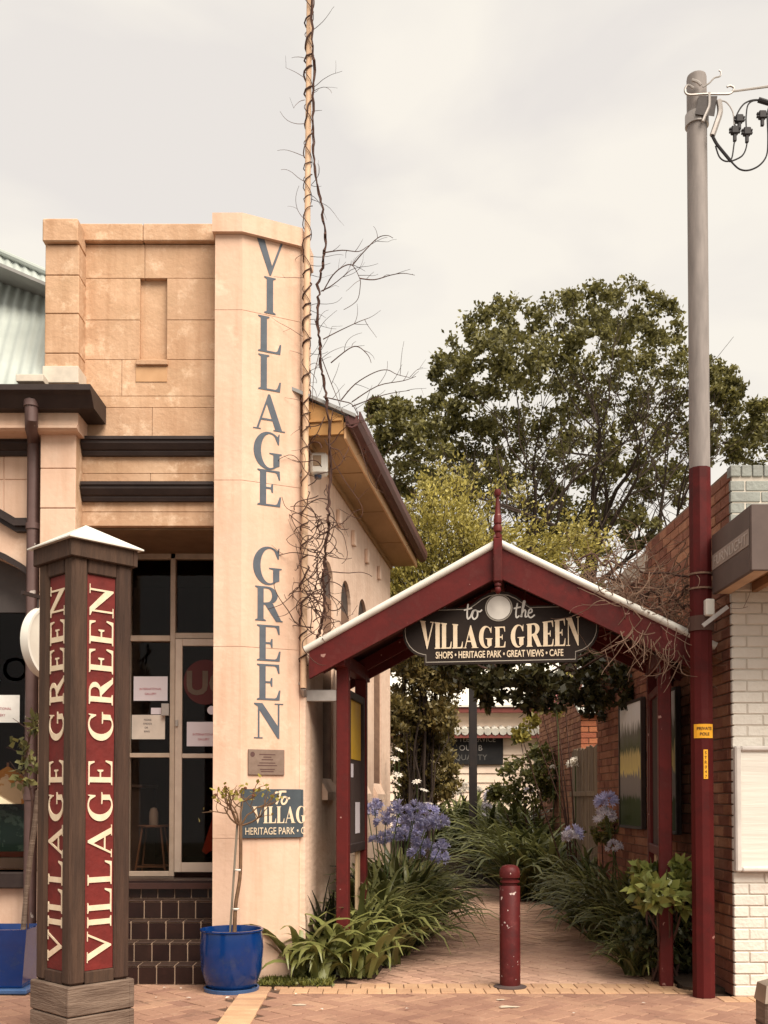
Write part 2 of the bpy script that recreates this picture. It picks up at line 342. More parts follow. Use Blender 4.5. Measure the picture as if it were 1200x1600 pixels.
# ------------------------------------------------------------------ lettering
def arc(cx, cy, rx, ry, a0, a1, n):
    return [(cx + rx * math.cos(R(a0 + (a1 - a0) * i / n)), cy + ry * math.sin(R(a0 + (a1 - a0) * i / n))) for i in range(n + 1)]
def glyph(ch, T=.19, t=.05, s=.075, st=.03):
    """outer contour, holes, advance; cap height 1"""
    if ch == 'I':
        w = T + 2 * s
        return [(0, 0), (w, 0), (w, st), (s + T, 2 * st), (s + T, 1 - 2 * st), (w, 1 - st), (w, 1), (0, 1), (0, 1 - st), (s, 1 - 2 * st), (s, 2 * st), (0, st)], [], w
    if ch == 'L':
        W = .58 + T * .5; a = st * 1.7
        return [(0, 0), (W, 0), (W + .03, .28), (W - .015, .28), (W - .09, a + .03), (W - .15, a), (s + T, a), (s + T, 1 - 2 * st), (2 * s + T, 1 - st), (2 * s + T, 1), (0, 1), (0, 1 - st), (s, 1 - 2 * st), (s, 2 * st), (0, st)], [], W + .03
    if ch == 'E':
        W = .60 + T * .5; a = st * 1.7; m = s + T + .17
        return [(0, 0), (W, 0), (W + .03, .28), (W - .015, .28), (W - .09, a + .03), (W - .15, a), (s + T, a), (s + T, .5 - t / 2), (m - .03, .5 - t / 2), (m, .5 - .12), (m + .04, .5 - .12), (m + .04, .5 + .12), (m, .5 + .12), (m - .03, .5 + t / 2),
                (s + T, .5 + t / 2), (s + T, 1 - a), (W - .15, 1 - a), (W - .10, 1 - a - .03), (W - .04, .75), (W, .75), (W - .015, 1), (0, 1), (0, 1 - st), (s, 1 - 2 * st), (s, 2 * st), (0, st)], [], W + .03
    if ch == 'V':
        W = .72 + T; h = W / 2
        return [(h - .015, 0), (h + .03, 0), (W - s + .01, 1 - st), (W, 1 - st), (W, 1), (W - .27, 1), (W - .27, 1 - st), (W - s - t, 1 - st), (h + .06, .26), (s + T + .01, 1 - st), (2 * s + T, 1 - st), (2 * s + T, 1), (0, 1), (0, 1 - st), (s - .02, 1 - st)], [], W
    if ch == 'A':
        k = T - .19
        Lo = lambda y: .07 + (.36 + k * .5) * y
        Li = lambda y: Lo(y) + t * 1.15
        Ro = lambda y: .87 + k - (.38 + k * .5) * y
        Ri = lambda y: Ro(y) - T * 1.07
        c = .27; ya = ((.80 + k) - 1.15 * t - 1.07 * T) / (.74 + k); W = .95 + k
        o = [(-.02, 0), (.21, 0), (.21, st), (Li(st), st), (Li(c), c), (Ri(c), c), (Ri(st), st), (Ri(st) - .06, st), (Ri(st) - .06, 0), (W, 0), (W, st), (Ro(st), st), (Ro(1), 1), (Lo(1), 1), (Lo(st), st), (-.02, st)]
        return o, [[(Li(c + t), c + t), ((Li(ya) + Ri(ya)) / 2, ya), (Ri(c + t), c + t)]], W
    if ch == 'N':
        W = .80 + T * .6
        return [(0, 0), (.27, 0), (.27, st), (.12 + t, st), (.12 + t, .80), (W - .17, 0), (W - .12, 0), (W - .12, 1 - st), (W, 1 - st), (W, 1), (W - .27, 1), (W - .27, 1 - st), (W - .12 - t, 1 - st), (W - .12 - t, .36), (.04 + T * 1.15, 1), (0, 1), (0, 1 - st), (.12, 1 - st - .07), (.12, st), (0, st)], [], W
    if ch == 'R':
        x0 = s + T; bx = x0 + .12; rx = .14 + T; W = bx + rx + .16
        o = [(0, 0), (T + 2 * s, 0), (T + 2 * s, st), (x0, 2 * st), (x0, .47), (x0 + .05, .47), (W - .02 - T * 1.0, 0), (W, 0), (W, st), (W - .05, st + .01), (bx + rx * .55, .505)]
        o += arc(bx, .745, rx, .255, -62, 90, 12) + [(0, 1), (0, 1 - st), (s, 1 - 2 * st), (s, 2 * st), (0, st)]
        h = [(x0, .53)] + arc(bx, .745, rx - T * .95, .255 - t * 1.1, -88, 90, 10) + [(x0, 1 - t * 1.1)]
        return o, [list(reversed(h))], W
    if ch == 'G':
        k = T - .19; W = .92 + k
        o = arc(.45 + k * .5, .5, .45 + k * .5, .525, 52, 306, 26) + [(.60 + T, .10), (.60 + T, .40), (.67 + T, .42), (.67 + T, .45), (.48, .45), (.48, .42), (.60, .40), (.60, .12)]
        o += arc(.50 + k * .8, .5, .28, .525 - t, 292, 60, 22) + [(.74 + k, .70), (.775 + k, .70), (.79 + k, 1.0), (.765 + k, 1.0), (.745 + k, .945)]
        return o, [], W + .04
def letters(text, fn, size, parent, m, depth=.004, w0=0.001, T=.19, t=.05, gap=.09, space=.42, xs=1.0, hfn=None, st=.03, s=.075, name='letter'):
    x = 0; outp = []
    for ch in text:
        if ch == ' ': x += space; continue
        o, h, w = glyph(ch, T, t, s, st)
        mb = MB()
        def f(p, x=x): return fn(((p[0] + x) * size * xs, p[1] * size * (hfn((p[0] + x)) if hfn else 1), p[2]))
        mb.prism(o, w0, w0 + depth, h, fn=f, back=False)
        mb.build(name, m, parent); x += w + gap
    return x - gap
def text_width(text, T=.19, gap=.09, space=.42, s=.075):
    x = 0
    for ch in text: x += space if ch == ' ' else glyph(ch, T, s=s)[2] + gap
    return x - gap
def word(text, fn, size, parent, m, align='CENTER', name='lettering', depth=.0015, w0=.001, xs=1.0, shear=0.0, bold=0.0):
    cu = bpy.data.curves.new('text', 'FONT'); cu.body = text; cu.size = size; cu.align_x = align; cu.extrude = depth; cu.shear = shear; cu.offset = bold; cu.resolution_u = 3
    o = bpy.data.objects.new('text', cu); col.objects.link(o); dg = bpy.context.evaluated_depsgraph_get(); dg.update()
    me = bpy.data.meshes.new_from_object(o.evaluated_get(dg)); bpy.data.objects.remove(o)
    for v in me.vertices:
        q = fn((v.co.x * xs, v.co.y, v.co.z + depth + w0)); v.co = q
    me.update(); me.materials.clear(); me.materials.append(m); me.name = name
    return link(bpy.data.objects.new(name, me), parent)
def strokes(paths, fn, wd, parent, m, name='script_lettering', w=.004):
    mb = MB()
    for p in paths:
        pts = [Vector((a, b, 0)) for a, b in p]
        sm = []
        for i in range(len(pts) - 1):
            p0 = pts[max(i - 1, 0)]; p1 = pts[i]; p2 = pts[i + 1]; p3 = pts[min(i + 2, len(pts) - 1)]
            for k in range(5):
                u = k / 5; sm.append(.5 * ((2 * p1) + (p2 - p0) * u + (2 * p0 - 5 * p1 + 4 * p2 - p3) * u * u + (3 * p1 - p0 - 3 * p2 + p3) * u ** 3))
        sm.append(pts[-1])
        L = []; Rr = []
        for i, q in enumerate(sm):
            d = (sm[min(i + 1, len(sm) - 1)] - sm[max(i - 1, 0)]); d.normalize(); nrm = Vector((-d.y, d.x, 0))
            L.append(fn((q.x + nrm.x * wd / 2, q.y + nrm.y * wd / 2, w))); Rr.append(fn((q.x - nrm.x * wd / 2, q.y - nrm.y * wd / 2, w)))
        n = len(L); mb.add(L + Rr, [(i, n + i, n + i + 1, i + 1) for i in range(n - 1)])
        w += .0006
    return mb.build(name, m, parent, fix=False)

# ------------------------------------------------------------------ foliage helpers
def unit(n):
    v = rng.normal(size=(n, 3)); return v / np.linalg.norm(v, axis=1, keepdims=True)
def leaf_mesh(name, c, L, W, up=.25, d=None):
    """c (n,3) leaf bases; rhombic folded leaves"""
    n = len(c); d = unit(n) if d is None else d; d = d.copy(); d[:, 2] += up; d /= np.linalg.norm(d, axis=1, keepdims=True)
    s = np.cross(d, unit(n)); s /= np.linalg.norm(s, axis=1, keepdims=True) + 1e-9
    nn = np.cross(d, s); l = (L * rng.uniform(.55, 1.5, n))[:, None]; w = (W * rng.uniform(.7, 1.3, n))[:, None]
    v = np.stack([c, c + d * l * .45 + s * w - nn * w * .25, c + d * l, c + d * l * .45 - s * w - nn * w * .25], axis=1).reshape(-1, 3)
    return mesh_arrays(name, v, np.arange(4 * n).reshape(-1, 4))
def clumps(spec, nsub, nleaf, sub=.32, flat=.8, spread=.55):
    out = []
    for C, rad in spec:
        C = np.array(C); rad = np.array(rad) * np.ones(3)
        u = unit(nsub) * (rng.uniform(.35, 1, (nsub, 1)) ** .5)
        sc = C + u * rad * np.array([1, 1, flat])
        for q in sc:
            r = sub * rad.mean() * rng.uniform(.6, 1.4)
            k = max(3, int(nleaf * rng.uniform(.6, 1.4)))
            out.append(q + rng.normal(size=(k, 3)) * r * spread * np.array([1, 1, .7]))
    return np.concatenate(out)
def strap_plant(n, Lr, width, spread=.12, elev=(50, 88), droop=1.5, seg=6):
    """arching strap leaves round the origin"""
    V = []; Fs = []
    for i in range(n):
        a = random.uniform(0, 2 * math.pi); e = R(random.uniform(*elev)); L = random.uniform(*Lr); w = width * random.uniform(.7, 1.25)
        r0 = spread * math.sqrt(random.random()); a0 = random.uniform(0, 2 * math.pi)
        p = Vector((r0 * math.cos(a0), r0 * math.sin(a0), 0)); tw = random.uniform(-.5, .5)
        b = len(V); dr = droop * random.uniform(.6, 1.4)
        for k in range(seg + 1):
            u = k / seg; d = Vector((math.cos(a) * math.cos(e), math.sin(a) * math.cos(e), math.sin(e)))
            side = Vector((-math.sin(a), math.cos(a), 0)); nn = d.cross(side)
            side = side * math.cos(tw * u) + nn * math.sin(tw * u)
            ww = w * (.55 + .9 * u if u < .5 else 1.0) * (1 - max(0, u - .55) / .45 * .92) / 1.0
            V += [p + side * ww / 2, p + nn * ww * .18, p - side * ww / 2]
            p = p + d * (L / seg); e -= dr * u * 1.6 / seg
        for k in range(seg):
            q = b + 3 * k; Fs += [(q, q + 1, q + 4, q + 3), (q + 1, q + 2, q + 5, q + 4)]
    return V, Fs

# ================================================================== SETTING
ground = tag(MB().box((-120, -20, -.30), (120, 220, -.12)).build('ground', M('far_ground', (.10, .10, .05), (.14, .11, .07), scale=.4, rough=1)), kind='structure')
PD = R(9.0)                                             # the passage runs nine degrees off the street's square
def pathL(Y): return -.10 + .125 * (Y - 8.3)
def pathR(Y): return 2.32 + (.085 * (Y - 8.3) if Y < 12.5 else .085 * 4.2 - .10 * (Y - 12.5))
pavement = tag(MB().box((-9, -3, -.12), (9, 8.62, -.012)).build('pavement', GROUT), kind='structure')
PATHGROUT = M('path_grout', (.055, .032, .024), rough=1)
path = tag(MB().prism([(pathL(8.36) - .25, 8.36), (pathR(8.36) + .3, 8.36), (pathR(12.5) + .1, 12.5), (2.05, 17), (2.2, 24), (-.6, 24), (.6, 17), (pathL(12.5) - .2, 12.5)], -.12, -.011, fn=lambda p: (p[0], p[1], p[2])).build('path', PATHGROUT), kind='structure')
bed_l = tag(MB().prism([(-1.2, 8.63), (pathL(8.63) - .02, 8.63), (pathL(12) - .05, 12), (pathL(17), 17), (pathL(21) - .6, 21), (-3, 26), (-3, 13)], -.12, .03).build('garden_bed', SOIL), kind='structure')
bed_r = tag(MB().prism([(2.36, 8.1), (2.75, 8.0), (2.95, 26), (1.2, 26), (1.35, 21), (1.95, 17.5), (2.3, 15), (pathR(12.4), 12.4), (pathR(10), 10)], -.12, .03).build('garden_bed', SOIL), kind='structure')
# raised soil at the end of the passage
mbm = MB(); g = 24
pts = []; fs = []
for i in range(g + 1):
    for j in range(g + 1):
        x = -2 + 6 * i / g; y = 17.5 + 8 * j / g
        z = .02 + .62 * min(1, max(0, (y - 18.6) / 3.2)) + random.uniform(-.03, .03)
        if 1.25 > x > .3 and y < 20.5: z = -.06
        pts.append((x, y, z))
for i in range(g):
    for j in range(g): a = i * (g + 1) + j; fs.append((a, a + g + 1, a + g + 2, a + 1))
tag(mbm.add(pts, fs).build('garden_mound', SOIL), kind='structure')

def herringbone(parent, mats, region, indiv, origin, ang, rng_xy, zt=0.0, a=.115, name='brick'):
    gap = .006 if zt == 0 else .015; L = 2 * a - gap; W = a - gap
    me = MB().cbox((-L / 2, -W / 2, -.03), (L / 2, W / 2, 0), .004).mesh('paver_brick'); me.materials.append(mats)
    rest = MB(); ca, sa = math.cos(ang), math.sin(ang); n = int(rng_xy / a) + 2; cnt = 0
    for j in range(-n, n):
        for i in range(-n, n):
            k = (i + j) % 4
            if k == 0: cx, cy, r = (i + 1) * a, (j + .5) * a, 0
            elif k == 2: cx, cy, r = (i + .5) * a, (j + 1) * a, math.pi / 2
            else: continue
            wx = origin[0] + ca * cx - sa * cy; wy = origin[1] + sa * cx + ca * cy
            if not region(wx, wy): continue
            th = ang + r + random.gauss(0, .006); z = zt + random.uniform(-.003, .0015)
            if indiv(wx, wy) and cnt < 300:
                o = obj(name, me, parent, loc=(wx, wy, z), rot=(random.gauss(0, .006), random.gauss(0, .006), th)); cnt += 1
            else:
                c, s = math.cos(th), math.sin(th)
                q = [(wx + c * u - s * v, wy + s * u + c * v, zz) for zz in (z - .02, z) for u, v in ((-L / 2, -W / 2), (L / 2, -W / 2), (L / 2, W / 2), (-L / 2, W / 2))]
                rest.hexa(q)
    if rest.f: tag(rest.build('brick_paving', mats, parent), kind='stuff')
herringbone(pavement, PAVER,
            lambda x, y: (-4.2 < x < 4.2) and 5.0 < y and (y < 8.0 if x > -.88 else (y < 8.66 and not -1.15 < x)) and not (-1.14 < x < -.88) and not (x > 2.55 and y > 7.78),
            lambda x, y: y > 6.72 and abs(x) < y * .40, (0, 7, 0), R(45), 5.5)
def in_path(x, y): return 8.36 < y < 21 and pathL(y) - .22 < x < pathR(y) + .1
herringbone(path, PAVERPATH, in_path, lambda x, y: y < 11.0, (1, 14, 0), R(45) - PD, 9.0, zt=-.002)
# cream edging: two rows of headers across the mouth of the passage, one stripe along the footpath
me = MB().cbox((-.055, -.1, -.03), (.055, .1, 0), .004).mesh('edge_brick'); me.materials.append(PAVERCREAM)
for row, yy in ((0, 8.28), (1, 8.075)):
    k = 0; x = -.82 + row * .055
    while x < 2.55:
        if not (row == 0 and x > 2.3): obj('edge_brick', me, path, loc=(x, yy + random.gauss(0, .003) - .02 * (x > 2.3), .006 + random.uniform(-.002, .002)), rot=(0, 0, random.gauss(0, .012)))
        x += .115
for k in range(9):
    obj('edge_brick', me, pavement, loc=(2.58 + .2 * 0 + k * .115, 7.74, .006), rot=(0, 0, random.gauss(0, .015)))
for k in range(12): obj('edge_brick', me, path, loc=(2.30 - .012 * k, 8.40 + k * .115, .004), rot=(0, 0, math.pi / 2 + random.gauss(0, .02)))
mes = MB().cbox((-.112, -.055, -.03), (.112, .055, 0), .004).mesh('stripe_brick'); mes.materials.append(PAVERCREAM)
for k in range(28): obj('stripe_brick', mes, pavement, loc=(-1.01 + random.gauss(0, .002), 5.1 + k * .115, .006), rot=(0, 0, random.gauss(0, .01)))
# pale paint splash on the pavers
for (x, y, r) in ((795, 1574, .055), (782, 1563, .025), (470, 1571, .04)):
    c = G(x, y); pts = []
    for k in range(11):
        t = 2 * math.pi * k / 11; rr = r * random.uniform(.45, 1.2); pts.append((c.x + 1.5 * rr * math.cos(t), c.y + rr * math.sin(t) * .8))
    MB().prism(pts, .0045, .0065).build('paint_splash', M('old_white_paint', (.56, .46, .36), rough=.8), pavement)

# ------------------------------------------------------------------ brick walls
def brick_wall(parent, fr, u0, u1, v0, topf, m, mort, indiv, L=.23, H=.076, J=.010, name='brick', dz=.0, bw=.22, holes=(), maxn=300, matf=None):
    pl = L + J; ph = H + J
    cache = {}
    def bm(l, mt):
        key = (round(l, 3), mt.name)
        if key not in cache:
            me = MB().cbox((0, 0, -.04), (l, H, 0), .005).mesh('brick'); me.materials.append(mt); cache[key] = me
        return cache[key]
    rot = Matrix((fr.u, fr.v, fr.w)).transposed().to_4x4()
    rest = {}; r = 0; v = v0; cnt = 0
    while v < max(topf(u0), topf((u0 + u1) / 2), topf(u1)) - .03:
        u = u0
        first = True
        while u < u1 - .03:
            l = (L - J) / 2 if (first and r % 2) else L
            first = False
            l = min(l, u1 - u)
            if l > .04 and v + H <= topf(u + l / 2) + .01 and not any(a < u + l / 2 < b and c < v + H / 2 < d for a, b, c, d in holes):
                mt = matf(u, v) if matf else m
                p = fr((u, v, random.uniform(-.0035, .0035)))
                if indiv(u, v) and cnt < maxn:
                    o = bpy.data.objects.new(name, bm(l, mt)); o.matrix_basis = Matrix.Translation(p) @ rot; link(o, parent); cnt += 1
                else:
                    w = random.uniform(-.0035, .0035); rest.setdefault(mt.name, (MB(fr), mt))[0].box((u, v, -.03), (u + l, v + H, w))
            u += l + J
        v += ph; r += 1
    for mb, mt in rest.values(): tag(mb.build('brickwork', mt, parent), kind='stuff')

# ================================================================== RIGHT BUILDINGS
wb = thing('brick_shop', 'white painted brick shop with grey top courses and red brick side wall', 'building', (2.66, 7.82, 0))
def W(o, parent): o.parent = parent; o.matrix_parent_inverse = Matrix.Translation(-parent.location); return o
# children are placed in world space; the Empty's offset is undone here
def at_origin(t): t.location = (0, 0, 0)
at_origin(wb)
XW = 2.665; TOPW = Z(727, 7.82)
frW = Frame((XW, 7.82, 0), (1, 0, 0))
MB().box((XW + .015, 7.827, 0), (6.5, 12.0, TOPW - .02)).build('wall_core', WMORT, wb)
ycol = Z(845, 7.82)
brick_wall(wb, frW, 0, 3.6, .01, lambda u: TOPW - .09, WBRICK, WMORT, lambda u, v: u < .62, maxn=300, matf=lambda u, v: GBRICK if v > ycol else WBRICK)
for k in range(26):   # soldier course on top
    box('cap_brick', GBRICK, wb, (XW + .0 + k * .086, 7.81, TOPW - .088), (XW + .078 + k * .086, 7.90, TOPW + .0), .005)
frS = Frame((XW, 12.3, 0), (-.025 * -1 * 0 - .025, -1, 0))
# side wall runs back from the street; viewed from the passage its outward side faces -x
sdir = Vector((.02, -1, 0)).normalized()
frS = Frame(Vector((XW, 7.86, 0)) - sdir * 4.5, sdir)
TOPS = TOPW
def topS(u):
    Yh = 12.36 - u
    return TOPS if Yh < 10.15 else TOPS - .30
mb = MB(frS); mb.prism([(0, 0), (4.5, 0), (4.5, TOPS - .01), (2.2, TOPS - .01), (2.2, TOPS - .31), (0, TOPS - .31)], -.24, -.012, fn=lambda p: p)
mb.build('side_wall_core', MORTAR, wb)
sw = wb
brick_wall(wb, frS, 0, 4.5, .01, topS, REDBRICK, MORTAR, lambda u, v: u > 2.9 and v > .2, maxn=300)
# awning box over the shop front
yb = 7.80; yn = 6.96
aw = MB(); zt0 = Z(838, 7.82); zb0 = Z(930, 7.82)
xf = X(1174, 850, yn)
def solid(name, m, parent, lo, hi, b=.004): return box(name, m, parent, lo, hi, b)
solid('awning_side', FASCIA, wb, (xf, yn + .03, zb0), (xf + .03, yb, zt0))
solid('awning_front', FASCIA, wb, (xf + .0, yn, zb0), (6.3, yn + .03, zt0))
solid('awning_roof', WHITEMETAL, wb, (xf + .02, yn + .02, zt0 - .03), (6.3, yb, zt0 - .005))
solid('awning_edge', M('pine', (.55, .38, .25), rough=.7), wb, (xf + .032, yn + .032, zb0 + .005), (xf + .14, yb, zb0 + .03))
solid('awning_edge', MATS['pine'], wb, (xf + .14, yn + .032, zb0 + .005), (6.3, yn + .08, zb0 + .03))
solid('awning_lining', M('lining', (.40, .24, .13), rough=.8), wb, (xf + .03, yn + .03, zb0 + .09), (6.3, yb, zb0 + .11))
for k in range(4): solid('awning_joist', M('joist', (.30, .17, .09), rough=.85), wb, (xf + .3 + k * .6, yn + .09, zb0 + .02), (xf + .35 + k * .6, yb, zb0 + .088))
frA = Frame((xf - .001, yb, 0), (0, -1, 0))
zl = zb0 + (zt0 - zb0) * .40
strip = box('name_strip', M('name_strip', (.30, .24, .21), rough=.7), wb, (.02, zl, 0), (yb - yn - .04, zl + .115, .004), .001, f=frA)
word('FURNLIGHT', lambda p: frA((p[0] + .42, p[1] + zl + .02, p[2] + .004)), .105, wb, M('strip_letter', (.44, .37, .33), rough=.7), xs=1.28)
# white framed panel on the wall
nb = thing('wall_display_case', 'white framed empty display case on the white brick wall', 'display case')
x0 = X(1146, 1260, 7.8); za = Z(1362, 7.8); zb_ = Z(1166, 7.8); x1 = x0 + 1.5
GREYFR = M('case_frame', (.62, .57, .53), rough=.45)
box('panel', M('case_panel', (.74, .70, .63), (.66, .62, .56), scale=2.5, rough=.35, stretch=(.4, 1, 6), bump=.25, bscale=5), nb, (x0 + .03, 7.77, za + .03), (x1 - .03, 7.81, zb_ - .03))
for lo, hi in (((x0, 7.745, za), (x0 + .045, 7.81, zb_)), ((x1 - .045, 7.745, za), (x1, 7.81, zb_)), ((x0 + .045, 7.745, za), (x1 - .045, 7.81, za + .04)), ((x0 + .045, 7.745, zb_ - .04), (x1 - .045, 7.81, zb_))): box('frame', GREYFR, nb, lo, hi, .012)

# timber bollard cut by the corner of the picture
tb = thing('timber_bollard', 'square timber bollard with sloping metal cap on the brick footpath', 'bollard')
bx, by = 2.285, 6.02; hz = .335
MB().cbox((bx - .085, by - .085, 0), (bx + .085, by + .085, hz), .012).build('post', TIMBERG, tb)
MB().hexa([(bx - .09, by - .09, hz - .01), (bx + .09, by - .09, hz - .01), (bx + .09, by + .09, hz - .01), (bx - .09, by + .09, hz - .01), (bx - .075, by - .075, hz + .09), (bx + .075, by - .075, hz + .13), (bx + .075, by + .075, hz + .13), (bx - .075, by + .075, hz + .09)]).build('cap', M('cap_metal', (.55, .45, .36), rough=.3, metal=.7), tb)
MB().box((bx - .0865, by - .0865, hz - .14), (bx + .0865, by + .0865, hz - .132)).build('groove', DARKTRIM, tb)

# picture boards on the red brick wall
PIC = bpy.data.materials.new('landscape_print'); PIC.use_nodes = True
t = PIC.node_tree; N = t.nodes; L_ = t.links.new; bs = N['Principled BSDF']; bs.inputs['Roughness'].default_value = .6; bs.inputs['Specular IOR Level'].default_value = .1
ge = N.new('ShaderNodeNewGeometry'); sx = N.new('ShaderNodeSeparateXYZ'); L_(ge.outputs['Position'], sx.inputs[0])
nn = N.new('ShaderNodeTexNoise'); nn.inputs['Scale'].default_value = 9; mpn = N.new('ShaderNodeMapping'); mpn.inputs['Scale'].default_value = (1, 2.2, .5); L_(ge.outputs['Position'], mpn.inputs[0]); L_(mpn.outputs[0], nn.inputs['Vector'])
ma = N.new('ShaderNodeMath'); ma.operation = 'MULTIPLY_ADD'; L_(nn.outputs['Fac'], ma.inputs[0]); ma.inputs[1].default_value = .28; L_(sx.outputs['Z'], ma.inputs[2])
mr = N.new('ShaderNodeMapRange'); mr.inputs[1].default_value = 1.35; mr.inputs[2].default_value = 2.72; L_(ma.outputs[0], mr.inputs[0])
rp = N.new('ShaderNodeValToRGB'); L_(mr.outputs[0], rp.inputs[0]); cr = rp.color_ramp
cr.elements[0].position = 0; cr.elements[0].color = (.03, .05, .012, 1); cr.elements[1].position = 1; cr.elements[1].color = (.80, .82, .86, 1)
for p_, c_ in ((.22, (.05, .07, .02)), (.25, (.24, .21, .19)), (.40, (.26, .23, .21)), (.42, (.70, .58, .22)), (.55, (.60, .48, .20)), (.60, (.10, .11, .05)), (.72, (.16, .15, .12)), (.80, (.75, .74, .74))):
    e = cr.elements.new(p_); e.color = (*c_, 1)
L_(rp.outputs[0], bs.inputs['Base Color'])
for (xa, xb, ya, yb2, lab) in ((984, 1016, 1100, 1290, 'tall landscape picture board on the red brick wall beyond the shelter'), (1047, 1068, 1082, 1298, 'tall landscape picture board on the red brick wall beside the maroon pole')):
    Ya = 1600 * 2.66 / (xa - 600); Yb = 1600 * 2.66 / (xb - 600); Ym = (Ya + Yb) / 2
    pb = thing('picture_board', lab, 'poster', group='picture boards on the brick wall')
    ua = 12.36 - Ya; ub = 12.36 - Yb; z0, z1 = Z(yb2, Ym), Z(ya, Ym)
    box('print', PIC, pb, (ua, z0, .03), (ub, z1, .045), .002, f=frS)
    for lo, hi in (((ua - .03, z0 - .03, .006), (ua, z1 + .03, .055)), ((ub, z0 - .03, .006), (ub + .03, z1 + .03, .055)), ((ua, z0 - .03, .006), (ub, z0, .055)), ((ua, z1, .006), (ub, z1 + .03, .055))): box('frame', DARKTRIM, pb, lo, hi, .004, f=frS)

# paling fence beyond the brick wall
fe = thing('paling_fence', 'weathered grey brown paling fence between two brick walls', 'fence')
zf = 2.22; Y0 = 12.5
for k in range(26):
    y = Y0 + k * .098
    box('paling', FENCE, fe, (2.76 + random.uniform(-.004, .004), y, .02), (2.778, y + .092, zf + random.uniform(-.02, .02)), .003)
for zz in (.5, 1.55): box('rail', FENCE, fe, (2.725, Y0, zz), (2.755, Y0 + 2.55, zz + .07), .004)
# orange brick building behind the fence
ob = thing('orange_brick_house', 'orange brick house with low pale metal roof behind the paling fence', 'building')
MB().box((2.93, 15.13, 0), (7, 19.2, 3.0)).build('wall_core', MORTAR, ob)
frO = Frame((2.91, 15.11, 0), (1, 0, 0)); frO2 = Frame((2.91, 19.2, 0), (0, -1, 0))
brick_wall(ob, frO, 0, 1.6, .01, lambda u: 2.75, ORBRICK, MORTAR, lambda u, v: v > 1.9, maxn=120)
brick_wall(ob, frO2, 0, 4.08, .01, lambda u: 3.3, REDBRICK, MORTAR, lambda u, v: v > 1.6, maxn=180)
MB().hexa([(2.85, 15.0, 2.78), (7, 15.0, 2.78), (7, 16.4, 3.25), (2.95, 16.4, 3.25), (2.85, 15.0, 2.83), (7, 15.0, 2.83), (7, 16.4, 3.30), (2.95, 16.4, 3.30)]).build('roof', M('pale_sheet', (.60, .60, .56), rough=.5), ob)

# ------------------------------------------------------------------ weatherboard cottage at the end
YC = 26.0
ct = thing('weatherboard_cottage', 'cream weatherboard cottage with pale metal roof and maroon trim at the passage end', 'building')
xa, xb = -3.0, 4.6
MB().box((xa, YC + .03, 0), (xb, YC + 5, 3.9)).build('wall_core', BOARDCREAM, ct)
z = .3; k = 0
while z < 3.8:
    MB().hexa([(xa, YC - .03, z), (xb, YC - .03, z), (xb, YC + .03, z), (xa, YC + .03, z), (xa, YC + .005, z + .24), (xb, YC + .005, z + .24), (xb, YC + .03, z + .24), (xa, YC + .03, z + .24)]).build('weatherboard', BOARDCREAM, ct)
    z += .235
za = Z(1147, YC - .4)
box('awning_beam', M('maroon_trim', (.20, .05, .04), rough=.6), ct, (xa, YC - .38, za - .10), (xb, YC - .33, za - .0), .005)
for k in range(40):
    MB().tube([(xa + .09 + k * .19, YC - .42, za + .06), (xa + .09 + k * .19, YC, za + .16)], .095, 8).build('awning_rib', M('awning_sheet', (.66, .62, .55), rough=.5), ct)
for xx in (xa + .2, 4.2): box('awning_post', MATS['maroon_trim'], ct, (xx, YC - .40, 0), (xx + .1, YC - .30, za - .1), .005)
zr = Z(1108, YC)
box('roof_fascia', MATS['maroon_trim'], ct, (xa - .3, YC - .35, zr - .12), (xb + .3, YC - .28, zr + .03), .005)
MB().hexa([(xa - .3, YC - .4, zr + .02), (xb + .3, YC - .4, zr + .02), (xb + .3, YC + 2.6, zr + 1.5), (xa - .3, YC + 2.6, zr + 1.5), (xa - .3, YC - .4, zr + .07), (xb + .3, YC - .4, zr + .07), (xb + .3, YC + 2.6, zr + 1.55), (xa - .3, YC + 2.6, zr + 1.55)]).build('roof', M('roof_white', (.74, .70, .62), (.66, .62, .55), scale=2, rough=.5), ct)
# chalk board on the cottage
ck = thing('chalk_board', 'black chalk board menu on the cream weatherboard cottage', 'chalkboard')
cl, cr_ = X(697, 1170, YC - .06), X(786, 1170, YC - .06); z0, z1 = Z(1195, YC), Z(1146, YC)
box('board', M('slate_black', (.012, .011, .012), (.02, .018, .018), scale=3, rough=.8), ck, (cl, YC - .09, z0), (cr_, YC - .045, z1), .01)
frC = Frame(((cl + cr_) / 2, YC - .092, 0), (1, 0, 0)); CH = M('chalk', (.45, .41, .38), rough=1)
word('LITTLE SERVICE', lambda p: frC((p[0] - .05, z1 - .22 + p[1], p[2])), .20, ck, CH, xs=.85)
word('OUR B', lambda p: frC((p[0] - .1, z1 - .44 + p[1], p[2])), .20, ck, CH)
word('QUALITY', lambda p: frC((p[0] - .1, z1 - .68 + p[1], p[2])), .20, ck, M('chalk_faint', (.14, .13, .12), rough=1))
# dark post of a garden pergola
pp = thing('garden_post', 'slim dark square timber post standing in the flower bed', 'post')
pc = X(739, 1180, 18.6)
box('shaft', M('black_timber', (.018, .014, .014), (.028, .02, .018), scale=6, rough=.8), pp, (pc - .07, 18.53, 0), (pc + .07, 18.67, 3.55), .01)
box('cross_beam', MATS['black_timber'], pp, (pc - .9, 18.55, 3.552), (pc + 1.5, 18.65, 3.69), .01)

# ================================================================== LEFT CORNER SHOP
sh = thing('corner_shop', 'cream rendered corner shop with parapet, lettered corner column and tiled entrance steps', 'building')
YF = 8.62; YP = 8.42
def xc(x, y=600, Y=YF): return X(x, y, Y)
